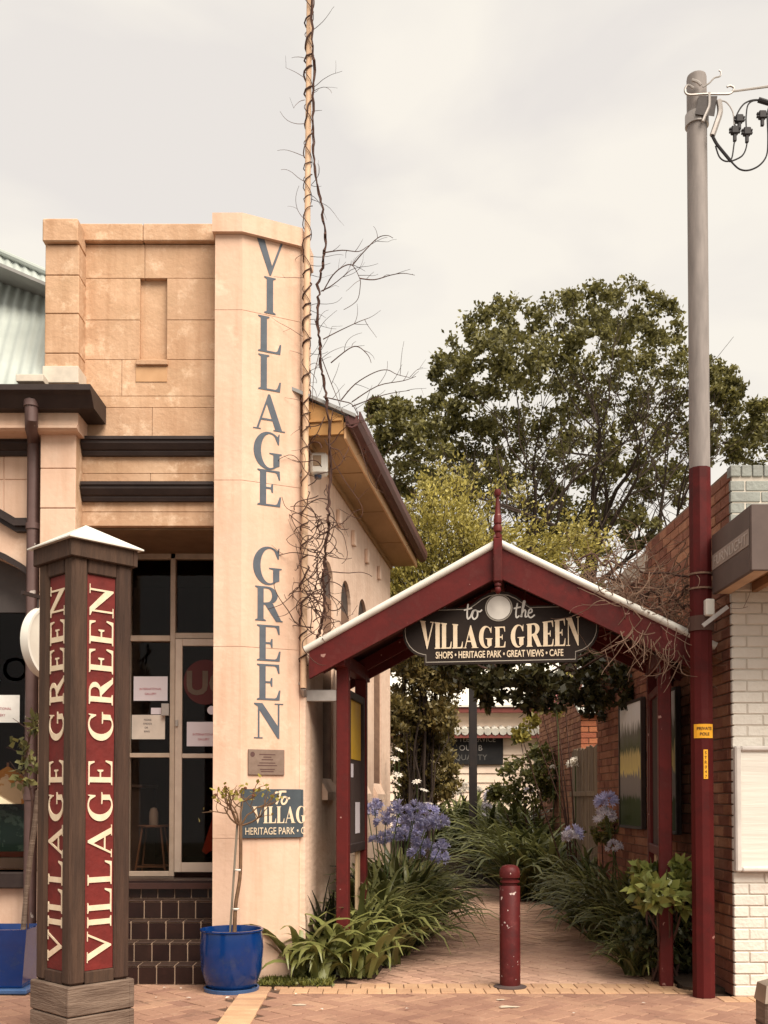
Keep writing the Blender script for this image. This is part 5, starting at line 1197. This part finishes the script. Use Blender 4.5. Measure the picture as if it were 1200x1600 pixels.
for x, y, r_ in ((870, 492, 42), (925, 485, 40), (975, 480, 42), (1025, 500, 40), (800, 500, 40), (760, 510, 36), (735, 550, 36), (700, 585, 30), (760, 575, 44), (815, 555, 46), (865, 560, 44), (925, 555, 46), (985, 545, 46), (1040, 555, 40), (1075, 590, 38), (1120, 590, 30), (1135, 615, 22),
                 (790, 620, 46), (850, 625, 48), (910, 625, 48), (970, 620, 50), (1030, 625, 46), (740, 640, 40), (690, 655, 34), (640, 650, 34), (605, 660, 28), (590, 640, 16), (665, 690, 40), (615, 705, 34), (720, 700, 44), (780, 690, 44), (850, 700, 50), (920, 700, 50), (990, 695, 48), (1060, 680, 40), (1100, 670, 30),
                 (1160, 665, 34), (1195, 650, 26), (1190, 700, 36), (1130, 700, 32), (640, 750, 36), (700, 760, 40), (760, 755, 44), (830, 770, 46), (900, 770, 48), (970, 770, 46), (1040, 760, 40), (930, 830, 40), (860, 830, 36), (1000, 830, 32), (1230, 680, 40), (1260, 720, 44)):
    Yq = YT + random.uniform(-3.2, 3.2); c_ = P(x, y, Yq); spec.append(((c_.x, c_.y, c_.z), r_ * Yq / 1600 * 1.08))
lc = clumps(spec, 27, 46, sub=.21, flat=.9, spread=.62)
o = tag(obj('crown', leaf_mesh('crown', lc, .175, .058, .15), tree, LTREE), kind='stuff')
# far tree line low behind everything
ft = thing('garden_tree', 'low bushy dark tree filling the gap beside the brick wall', 'tree')
mb = MB(); fb = Vector((X(1030, 1000, 24), 24, 0)); tp = []; limb(mb, fb, Vector((0, 0, 1)), 3.4, .14, 2, tp, 3); mb.build('trunk', BARK, ft)
spec = [((X(x, y, 24), 24 + random.uniform(-.8, .8), Z(y, 24)), r_ * 24 / 1600) for x, y, r_ in ((960, 930, 50), (1010, 950, 55), (920, 960, 40), (990, 1000, 55), (940, 1020, 50))]
tag(obj('crown', leaf_mesh('crown2', clumps(spec, 18, 30, sub=.32), .13, .045, .15), ft, LTREE), kind='stuff')

# --- tall yellow green shrub left of the passage end
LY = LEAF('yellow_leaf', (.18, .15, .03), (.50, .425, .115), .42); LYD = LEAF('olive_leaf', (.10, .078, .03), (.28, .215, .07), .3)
ys = thing('upright_shrub', 'tall upright shrub with yellow green top and dark stringy stems beside the shop', 'shrub')
YS = 14.6; mb = MB()
for k in range(26):
    x = random.uniform(612, 680); b_ = Vector((X(x, 1250, YS), YS + random.uniform(-.4, .5), 0)); t_ = Vector((X(x + random.uniform(-15, 40) + (70 if random.random() < .12 else 0), 800, YS), YS + random.uniform(-.5, .5), random.uniform(2.6, 5.4)))
    pv = [b_.lerp(t_, j / 8) + Vector((random.gauss(0, .03), random.gauss(0, .03), 0)) for j in range(9)]; mb.tube(pv, [.026 - .02 * j / 8 for j in range(9)], 5, cap=False)
mb.build('stems', BARK, ys)
cs = []; dd = []; tg = MB()
def spray(x, y, Y, L, lean, nl, up=1.0, jit=.05):
    p = P(x, y, Y); d = Vector((lean + random.gauss(0, .22), random.gauss(0, .25), up)).normalized(); pts = [p]
    for k in range(6): d = (d + Vector((random.gauss(0, .10) + lean * .08, random.gauss(0, .08), -.05))).normalized(); pts.append(pts[-1] + d * L / 6)
    tg.tube(pts, [.007 - .0008 * k for k in range(7)], 3, cap=False)
    for _ in range(nl):
        u = random.random() ** .8 * 5.99; k = int(u); q = pts[k].lerp(pts[k + 1], u - k); cs.append([q.x + random.gauss(0, jit), q.y + random.gauss(0, jit), q.z + random.gauss(0, jit)])
        e = (d + Vector((random.gauss(0, .8), random.gauss(0, .8), random.gauss(0, .5)))).normalized(); dd.append(list(e))
for _ in range(330):
    x = random.uniform(612, 765); top = 745 + abs(x - 690) * .9 + (40 if x < 640 else 0); y = random.uniform(top + 50, 1010)
    spray(x, y, YS + random.uniform(-.55, .55), random.uniform(.4, .75), (x - 690) / 260, 62)
for _ in range(90):
    x = random.uniform(740, 905); y = 905 - random.uniform(0, 60) - max(0, (x - 860)) * .2
    spray(x, y, YS + random.uniform(-.4, .5), random.uniform(.3, .6), random.uniform(0, .9), 50, .45, .04)
for _ in range(26):
    x = random.uniform(640, 830); spray(x, 770 + abs(x - 720) * .25, YS + random.uniform(-.3, .3), random.uniform(.3, .62), random.gauss(.15, .5), 24, .9, .035)
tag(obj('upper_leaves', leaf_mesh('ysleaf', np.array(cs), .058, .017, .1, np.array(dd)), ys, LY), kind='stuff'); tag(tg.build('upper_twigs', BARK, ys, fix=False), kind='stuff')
spec = []
for x, y, r_ in ((630, 1010, 34), (670, 1030, 34), (710, 1040, 30), (635, 1080, 34), (680, 1090, 34), (640, 1150, 34), (680, 1150, 28), (640, 1210, 32), (690, 1215, 26), (650, 1260, 26), (620, 1120, 20), (690, 1120, 16)):
    Yq = YS + random.uniform(-.4, .5); c_ = P(x, y, Yq); spec.append(((c_.x, c_.y, c_.z), (r_ * Yq / 1600, r_ * Yq / 1600, r_ * Yq / 1600 * 1.3)))
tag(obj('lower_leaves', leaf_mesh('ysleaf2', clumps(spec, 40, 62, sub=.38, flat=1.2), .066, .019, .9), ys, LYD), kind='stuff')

# --- shady climber hanging behind the shelter
hc = thing('hanging_climber', 'dark leafy climber hanging from the pergola behind the shelter', 'climber')
spec = []
for x, y, r_ in ((760, 1050, 30), (800, 1045, 34), (850, 1050, 34), (900, 1050, 36), (950, 1055, 34), (985, 1075, 28), (770, 1080, 22), (820, 1085, 24), (870, 1085, 24), (925, 1090, 26), (960, 1105, 22), (720, 1045, 24), (985, 1040, 28), (700, 1030, 22)):
    Yq = random.uniform(10.8, 12.2); c_ = P(x, y, Yq); spec.append(((c_.x, c_.y, c_.z), r_ * Yq / 1600 * 1.05))
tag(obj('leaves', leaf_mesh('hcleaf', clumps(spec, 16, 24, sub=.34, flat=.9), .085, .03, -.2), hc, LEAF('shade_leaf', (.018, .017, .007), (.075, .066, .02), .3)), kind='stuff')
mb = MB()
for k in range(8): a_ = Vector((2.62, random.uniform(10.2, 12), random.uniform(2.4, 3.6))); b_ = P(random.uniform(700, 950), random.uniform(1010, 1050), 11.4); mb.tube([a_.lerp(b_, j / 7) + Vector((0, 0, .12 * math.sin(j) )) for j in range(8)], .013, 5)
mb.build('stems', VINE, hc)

# --- agapanthus
AG = LEAF('agapanthus_leaf', (.045, .052, .016), (.22, .22, .075), .25, .34); AGL = LEAF('agapanthus_leaf_light', (.07, .085, .022), (.24, .24, .075), .2, .36)
def ag_mesh(nm, n, Lr, width, mat, **k):
    V, Fs = strap_plant(n, Lr, width, **k); me = bpy.data.meshes.new(nm); me.from_pydata([tuple(v) for v in V], [], Fs); me.shade_smooth(); me.materials.append(mat); return me
AGM = [ag_mesh('strap_leaves', 96, (.78, 1.12), .064, AG, spread=.17, elev=(36, 86), droop=3.1) for _ in range(4)]
FL = [LEAF('lilac_petal', (.36, .36, .58), (.60, .58, .80), .35, .6), LEAF('pale_petal', (.55, .50, .60), (.80, .76, .78), .3, .6), LEAF('white_petal', (.74, .68, .60), (.88, .83, .76), .3, .6)]
def head_mesh(mat, rad0=.075, n=56):
    V = []; Fs = []
    for d in unit(n):
        d = Vector(d)
        if d.z < -.25: continue
        rad = rad0 * random.uniform(.72, 1.12)
        u = d.orthogonal().normalized(); w_ = d.cross(u); c_ = d * rad * .55; t_ = d * rad
        ph = random.uniform(0, 6)
        for k in range(6):
            a = ph + k * math.pi / 3; b = len(V); e1 = u * math.cos(a) + w_ * math.sin(a); e2 = u * math.cos(a + .9) + w_ * math.sin(a + .9)
            V += [c_, t_ + e1 * rad * .20 , t_ * 1.12 + (e1 + e2) * rad * .22, t_ + e2 * rad * .20]; Fs.append((b, b + 1, b + 2, b + 3))
    me = bpy.data.meshes.new('flower_head'); me.from_pydata([tuple(v) for v in V], [], Fs); me.materials.append(mat); return me
HEADS = [[head_mesh(m_, .10) for _ in range(2)] for m_ in FL]
STEM = M('flower_stem', (.07, .10, .03), rough=.6)
def flower(par, base, top, kind, sc=1.0):
    base = Vector(base); top = Vector(top); mid = base.lerp(top, .55) + Vector((random.gauss(0, .02), random.gauss(0, .02), 0))
    MB().tube([base, mid, top], [.007, .006, .005], 5, cap=False).build('flower_stem', STEM, par)
    o = obj('flower_head', random.choice(HEADS[kind]), par, loc=top, rot=(random.gauss(0, .2), random.gauss(0, .2), random.uniform(0, 6))); o.scale = (sc,) * 3
def agap(x, y, z, s, lab, grp=None, flowers=(), mesh=None):
    t_ = thing('agapanthus', lab, 'plant', group=grp)
    o = obj('leaves', mesh or random.choice(AGM), t_, loc=(x, y, z), rot=(0, 0, random.uniform(0, 6.3))); o.scale = (s, s, s * random.uniform(.9, 1.05)); tag(o, kind='stuff')
    for (fx, fy, fY, kd, sc) in flowers: flower(t_, (x + random.gauss(0, .04), y + random.gauss(0, .04), z + .1), P(fx, fy, fY), kd, sc)
    return t_
# light clump by the shop corner: every leaf of its own
lc_ = thing('agapanthus', 'light green broad leaved agapanthus at the foot of the corner column', 'plant')
base = Vector((-.50, 8.66, .02)); LM = []
for k in range(6):
    V, Fs = strap_plant(1, (.72, .95), .064, spread=0, elev=(58, 80), droop=3.1, seg=9)
    # turn the single leaf to face +x so copies can be turned freely
    tip = V[-1]; a = math.atan2(tip.y, tip.x); rm2 = Matrix.Rotation(-a, 3, 'Z'); me = bpy.data.meshes.new('leaf'); me.from_pydata([tuple(rm2 @ v) for v in V], [], Fs); me.shade_smooth(); me.materials.append(AGL); LM.append(me)
for k in range(150):
    a = random.uniform(0, 2 * math.pi); cl_ = random.choice(((0, 0), (.20, -.02), (-.20, -.06), (.02, .12), (.36, -.02), (-.05, -.14)))
    o = obj('leaf', random.choice(LM), lc_, loc=base + Vector((cl_[0] + random.gauss(0, .035), cl_[1] + random.gauss(0, .035), 0)), rot=(random.uniform(-.35, .35), random.uniform(-.15, .45), a)); s_ = random.uniform(.55, .95); o.scale = (s_, random.uniform(1.0, 1.4), s_)
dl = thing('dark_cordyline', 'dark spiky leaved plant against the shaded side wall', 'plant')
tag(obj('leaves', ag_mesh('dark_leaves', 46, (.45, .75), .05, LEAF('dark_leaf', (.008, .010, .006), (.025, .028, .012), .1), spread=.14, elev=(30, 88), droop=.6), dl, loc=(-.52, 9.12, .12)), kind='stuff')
GL = 'agapanthus mounded along the shop side of the path'
lil = [(582, 1262), (600, 1285), (622, 1268), (640, 1282), (655, 1265), (668, 1290), (685, 1285), (612, 1305), (636, 1310), (660, 1320), (684, 1325), (590, 1315), (645, 1298), (675, 1270), (628, 1290), (572, 1272), (690, 1340), (650, 1335)]
for i, (Yq, xq, s_) in enumerate(((9.2, -.24, .85), (9.3, .0, .85), (9.75, -.16, 1.05), (9.85, .08, 1.0), (10.4, -.04, 1.15), (10.5, .18, 1.1), (11.0, .08, 1.15), (11.2, .28, 1.05), (11.9, .25, 1.1), (12.2, .44, .95), (13.2, .42, 1.0))):
    fl_ = [(x + random.uniform(-4, 4), y, Yq + .3 + random.uniform(-.1, .2), 0, random.uniform(.85, 1.15)) for x, y in lil[(i - 4) * 6:(i - 3) * 6]] if 4 <= i <= 6 else []
    if fl_: agap(xq, Yq, .02, s_, 'agapanthus with lilac blue flower heads beside the shop side wall', 'lilac flowering agapanthus by the shop', fl_)
    else: agap(xq, Yq, .02, s_, 'dark strap leaved agapanthus edging the shop side of the path', GL)
for i, (xq, Yq, z, s_) in enumerate(((2.32, 8.95, .02, .66), (2.5, 9.6, .02, .92), (2.36, 10.0, .02, .82), (2.52, 10.6, .02, 1.0), (2.48, 11.2, .02, .95), (2.56, 11.9, .02, 1.0), (2.6, 12.7, .02, 1.0), (2.66, 13.5, .02, 1.05), (2.12, 8.72, .02, .48), (2.30, 10.9, .02, .78), (2.36, 12.4, .02, .8))):
    fl_ = {3: [(890, 1310, 11.0, 1, .9), (947, 1252, 11.0, 0, 1.15), (945, 1278, 11.0, 1, 1.1)], 4: [(897, 1305, 11.4, 0, 1.1), (960, 1325, 10.6, 1, .8)]}.get(i, [])
    agap(xq, Yq, z, s_, 'agapanthus with a few lilac heads beside the red brick wall' if fl_ else 'dark strap leaved agapanthus below the red brick wall', 'agapanthus with lilac heads by the brick wall' if fl_ else 'agapanthus below the brick wall', fl_)
for i, (xq, Yq, z, s_) in enumerate(((2.1, 15.4, .02, 1.4), (2.55, 15.0, .02, 1.35), (2.35, 17.2, .02, 1.45), (2.2, 16.6, .03, 1.5), (2.65, 16.3, .03, 1.5), (2.0, 19.2, .15, 1.5), (2.1, 18.0, .15, 1.6), (2.65, 17.8, .15, 1.6), (1.5, 21.0, .35, 1.5), (1.9, 21.2, .4, 1.6), (2.4, 19.4, .3, 1.6), (1.0, 21.5, .35, 1.6), (2.9, 19.0, .25, 1.6))):
    fl_ = {5: [(768, 1245, 18.2, 1, 1.3), (760, 1262, 18.2, 1, 1.0)], 6: [(828, 1238, 18.2, 1, 1.0), (778, 1240, 18.4, 1, 1.0)], 8: [(712, 1240, 19.6, 2, 1.1), (725, 1232, 19.6, 2, 1.1), (745, 1236, 19.6, 2, 1.0)], 9: [(755, 1278, 19.6, 1, .9), (700, 1236, 19.8, 2, 1.0)]}.get(i, [])
    agap(xq, Yq, z, s_, 'tall agapanthus with pale flower heads where the path bends' if fl_ else 'tall strap leaved agapanthus massed where the path bends', 'pale flowering agapanthus at the bend' if fl_ else 'agapanthus massed at the bend', fl_)
# --- white daisies on thin stems
wd = thing('white_flowering_plant', 'spindly plant with flat white flowers under the upright shrub', 'plant')
DM = MB(); 
for k in range(8):
    a = k * math.pi / 4; DM.add([(0, 0, 0), (.03 * math.cos(a - .3), .03 * math.sin(a - .3), .006), (.046 * math.cos(a), .046 * math.sin(a), .004), (.03 * math.cos(a + .3), .03 * math.sin(a + .3), .008)], [(0, 1, 2, 3)])
dme = DM.mesh('daisy'); dme.materials.append(FL[2])
for x, y in ((623, 1172), (617, 1186), (622, 1211), (620, 1224), (651, 1222), (662, 1235), (669, 1256), (694, 1282), (585, 1195)):
    t_ = P(x, y, 12.9); b_ = Vector((t_.x + random.gauss(0, .1), 12.95, .02)); MB().tube([b_, b_.lerp(t_, .6) + Vector((.04, 0, 0)), t_], .005, 4, cap=False).build('stem', STEM, wd); o = obj('flower', dme, wd, loc=t_, rot=(random.uniform(.2, .7), random.gauss(0, .3), 0)); o.scale = (1.5,) * 3
# --- rose bush, light shrub, ground cover
def bush(nm, lab, cat, specpx, Y, mat, L, Wd, nsub, nl, up=.2, base=None, m2=None):
    t_ = thing(nm, lab, cat); spec = []
    for x, y, r_ in specpx: Yq = Y + random.uniform(-.3, .3); c_ = P(x, y, Yq); spec.append(((c_.x, c_.y, c_.z), r_ * Yq / 1600))
    tag(obj('leaves', leaf_mesh(nm, clumps(spec, nsub, nl, sub=.4), L, Wd, up), t_, mat), kind='stuff')
    mb = MB(); b_ = Vector(base or (spec[0][0][0], Y, 0))
    for c_, r_ in spec: c_ = Vector(c_); mb.tube([b_ + Vector((random.gauss(0, .04), 0, 0)), b_.lerp(c_, .5) + Vector((random.gauss(0, .06), 0, .05)), c_], [.014, .01, .005], 5, cap=False)
    mb.build('stems', VINE, t_); return t_
LR = LEAF('rose_leaf', (.06, .065, .018), (.20, .185, .05), .3)
rb = bush('rose_bush', 'yellow green rose bush in front of the orange brick house', 'bush', ((815, 1205, 28), (850, 1205, 26), (835, 1240, 28), (800, 1235, 22), (870, 1230, 20), (845, 1180, 18), (812, 1150, 10), (775, 1238, 12)), 17.2, LR, .085, .032, 16, 20, base=(2.6, 17.4, .1))
for x, y in ((899, 1197), (864, 1200)):
    p = P(x, y, 14.6 if x > 880 else 16.8); s_ = 1.15 if x > 880 else .5
    b_ = Vector((p.x - .1, p.y + .1, .05)); MB().tube([b_, b_.lerp(p, .6) + Vector((.05, 0, .05)), p], .008, 5).build('rose_stem', STEM, rb); o = obj('white_rose', HEADS[2][0], rb, loc=p); o.scale = (s_,) * 3
bush('trailing_bush', 'yellow leaved trailing bush against the far brick wall', 'bush', ((865, 1085, 14), (880, 1065, 14), (845, 1105, 12), (830, 1130, 14), (815, 1150, 12), (870, 1110, 10)), 14.2, LEAF('gold_leaf', (.16, .13, .02), (.36, .30, .06), .35), .07, .026, 10, 14, base=(2.72, 14.5, .05))
pk = thing('pink_blossom', 'small spray of pink blossom above the yellow trailing bush', 'flower'); c_ = P(868, 1092, 14.0); tag(obj('petals', leaf_mesh('pk', np.array([[c_.x, c_.y, c_.z]]) + rng.normal(size=(60, 3)) * .06, .05, .02), pk, LEAF('pink_petal', (.45, .14, .16), (.65, .30, .30), .3)), kind='stuff'); MB().tube([c_, c_ + Vector((.05, .1, -.4)), Vector((c_.x + .1, c_.y + .1, .02))], .006, 5).build('stem', STEM, pk)
bush('broadleaf_shrub', 'fresh green broad leaved shrub growing round the right shelter post', 'shrub', ((1010, 1365, 20), (1040, 1362, 18), (1065, 1368, 18), (1025, 1390, 20), (1075, 1390, 16), (1000, 1400, 18), (1045, 1405, 20)), 8.25, LEAF('fresh_leaf', (.10, .12, .025), (.26, .27, .07), .3, .4), .10, .034, 10, 9, .35, base=(2.26, 8.5, 0))
bush('shade_creeper', 'dark leafy creeper round the foot of the right shelter post', 'creeper', ((1010, 1440, 26), (1040, 1450, 26), (1070, 1440, 22), (1060, 1490, 24), (1075, 1520, 20), (1030, 1490, 22), (1000, 1470, 20), (1060, 1400, 20)), 8.55, LEAF('creeper_leaf', (.022, .026, .010), (.075, .08, .024), .2), .075, .022, 14, 16, .1, base=(2.4, 8.6, 0))
bush('bank_shrub', 'small leaved shrub between the agapanthus and the brick wall', 'shrub', ((960, 1290, 22), (975, 1320, 24), (985, 1350, 20), (940, 1300, 18)), 11.6, LR, .06, .02, 14, 16, .2)
ms2 = thing('moss_patch', 'low mossy ground cover at the foot of the corner column', 'moss')
n_ = 2600; xy = np.stack([rng.uniform(X(408, 1530, 8.4), X(520, 1530, 8.4), n_), rng.uniform(8.24, 8.60, n_), rng.uniform(0, .02, n_)], 1); tag(obj('blades', leaf_mesh('moss', xy, .035, .008, 1.0), ms2, LEAF('moss_leaf', (.06, .07, .012), (.17, .16, .035), .2)), kind='stuff')
MB().prism([(X(405, 1530, 8.4), 8.40), (X(415, 1530, 8.4), 8.245), (X(520, 1530, 8.4), 8.235), (X(525, 1530, 8.4), 8.6), (X(410, 1530, 8.4), 8.6)], -.01, .012).build('mat', SOIL, ms2)

# --- potted standard rose
def pot_round(t_, c, r_, h_):
    MB().lathe([(0, .03), (r_ * .72, .03), (r_ * .80, .05), (r_ * .96, h_ * .35), (r_ * 1.0, h_ * .7), (r_ * .96, h_ - .02), (r_ * 1.0, h_ - .012), (r_ * 1.0, h_), (r_ * .93, h_), (r_ * .90, h_ - .06), (0, h_ - .06)], 40, c).build('pot', BLUEPOT, t_, smooth=True)
    MB().lathe([(0, h_ - .055), (r_ * .9, h_ - .055)], 30, c).build('soil', SOIL, t_)
    MB().lathe([(0, 0), (r_ * .86, 0), (r_ * .88, .03), (r_ * .82, .032), (r_ * .8, .012), (0, .012)], 36, c).build('saucer', M('saucer_blue', (.05, .10, .22), (.03, .07, .17), scale=5, rough=.35), t_, smooth=True)
rp_ = thing('potted_rose', 'sparse standard rose in a round blue glazed pot beside the steps', 'potted plant')
pc_ = G(362, 1541); pc_.y = 8.12; pc_.x = X(362, 1500, 8.12); pot_round(rp_, pc_, .248, .485)
ht = Z(1285, 8.12); a_ = pc_ + Vector((.02, 0, .42)); mb = MB()
tr_ = crom([a_, a_ + Vector((.01, 0, .25)), a_ + Vector((.045, .0, .5)), Vector((X(376, 1290, 8.12), 8.12, Z(1290, 8.12)))], 6)
mb.tube(tr_, [.017 - .004 * i / len(tr_) for i in range(len(tr_))], 7)
tp_ = tr_[-1]; tipsr = []
def rosebr(p, d, L, r_, lv):
    pts = [p]
    for i in range(4): d = (d + Vector((random.gauss(0, .22), random.gauss(0, .2), random.gauss(.05, .18)))).normalized(); pts.append(pts[-1] + d * L / 4)
    mb.tube(pts, [r_ * (1 - .4 * i / 4) for i in range(5)], 5, cap=False)
    if lv:
        for _ in range(2 if random.random() < .6 else 3): rosebr(random.choice(pts[2:]), (d + Vector((random.gauss(0, .7), random.gauss(0, .5), random.gauss(.2, .5)))).normalized(), L * .7, r_ * .62, lv - 1)
    else: tipsr.append(pts[-1])
for dx, dz in ((-1.1, .9), (-.5, 1), (.3, 1), (.8, .7), (-1.2, .35), (-.8, .6), (1.0, .25)): rosebr(tp_, Vector((dx, random.gauss(0, .3), dz)).normalized(), .20, .009, 2)
mb.build('trunk', M('rose_bark', (.17, .10, .055), (.11, .06, .035), scale=20, rough=.9), rp_, smooth=True)
MB().tube([pc_ + Vector((-.02, .02, .40)), Vector((X(371, 1290, 8.14), 8.14, Z(1283, 8.14)))], .009, 8).build('stake', M('stake_grey', (.22, .19, .15), rough=.8), rp_)
for f_ in (.25, .6): MB().lathe([(.024, -.008), (.028, 0), (.024, .008)], 10, a_.lerp(tp_, f_)).build('tie', WHITEMETAL, rp_)
LG = LEAF('rose_leaf_sparse', (.14, .10, .02), (.34, .30, .06), .3)
cc = np.array([[*random.choice(tipsr)] for _ in range(74)]) + rng.normal(size=(74, 3)) * .018
obj('leaves', leaf_mesh('rleaf', cc, .042, .017, .1), rp_, LG)
for p in random.sample(tipsr, 6): MB().lathe([(0, -.012), (.012, -.004), (.011, .008), (0, .014)], 8, p).build('rose_hip', M('hip_brown', (.14, .05, .025), rough=.6), rp_, smooth=True)
# --- square pot at the left edge
sq = thing('potted_shrub', 'leaning young shrub in a square blue pot under the arched window', 'potted plant')
c_ = Vector((X(12, 1480, 8.1), 8.12, 0)); w0, w1, h_ = .165, .215, .50; z0 = .05
def sqv(w_, z): return [(c_.x - w_, c_.y - w_, z), (c_.x + w_, c_.y - w_, z), (c_.x + w_, c_.y + w_, z), (c_.x - w_, c_.y + w_, z)]
MB().add(sqv(w0, z0) + sqv(w1, h_) + sqv(w1 - .025, h_) + sqv(w1 - .035, h_ - .06), [(3, 2, 1, 0)] + [(a + k, a + (k + 1) % 4, b + (k + 1) % 4, b + k) for a, b in ((0, 4), (4, 8), (8, 12)) for k in range(4)] + [(12, 13, 14, 15)]).build('pot', BLUEPOT, sq)
MB().cbox((c_.x - .22, c_.y - .22, 0.004), (c_.x + .22, c_.y + .22, .045), .01).build('tray', MATS['saucer_blue'], sq)
mb = MB(); st1 = [P(36, 1425, 8.1), P(46, 1350, 8.1), P(54, 1290, 8.08), P(60, 1235, 8.06)]; st1[0].z = h_ - .06
mb.tube(crom(st1, 5), .022, 8); mb.build('stake', TIMBERG, sq)
mb = MB(); st2 = crom([P(44, 1424, 8.1), P(46, 1330, 8.09), P(50, 1250, 8.08), P(40, 1200, 8.05), P(52, 1120, 8.05)], 6); st2[0].z = h_ - .06; mb.tube(st2, .008, 5)
for _ in range(10): wander(mb, random.choice(st2[14:]), (random.gauss(-.2, .8), random.gauss(0, .4), random.uniform(-.3, .8)), .22, .004, .002, .04, .2, n=4)
mb.build('stems', VINE, sq)
spec = [((X(x, y, 8.05), 8.05, Z(y, 8.05)), r_ * 8.05 / 1600) for x, y, r_ in ((45, 1180, 14), (28, 1200, 12), (38, 1160, 12), (55, 1140, 10), (58, 1120, 8), (35, 1220, 10), (57, 1195, 8))]
obj('leaves', leaf_mesh('pleaf', clumps(spec, 4, 4, sub=.5), .075, .026, -.3), sq, LEAF('pot_leaf', (.07, .075, .025), (.24, .22, .08), .3))
# --- fallen petals on the pavers
for k, (x, y) in enumerate(((432, 1548), (505, 1580), (462, 1556), (262, 1545), (283, 1547), (300, 1562), (352, 1562), (246, 1560), (640, 1578), (1010, 1570), (900, 1585))):
    p = G(x, y); MB().add([(0, 0, 0), (.016, .01, .006), (.034, 0, .003), (.018, -.012, .004)], [(0, 1, 2, 3)]).build('fallen_petal', FL[2]); o = bpy.context.scene.objects[-1] if False else col.objects[-1]
    o.location = (p.x, p.y, .012); o.rotation_euler = (0, 0, random.uniform(0, 6)); s_ = random.uniform(.8, 1.5); o.scale = (s_,) * 3; tag(o, 'small pale petal fallen on the brick footpath', 'petal', 'fallen petals on the footpath')
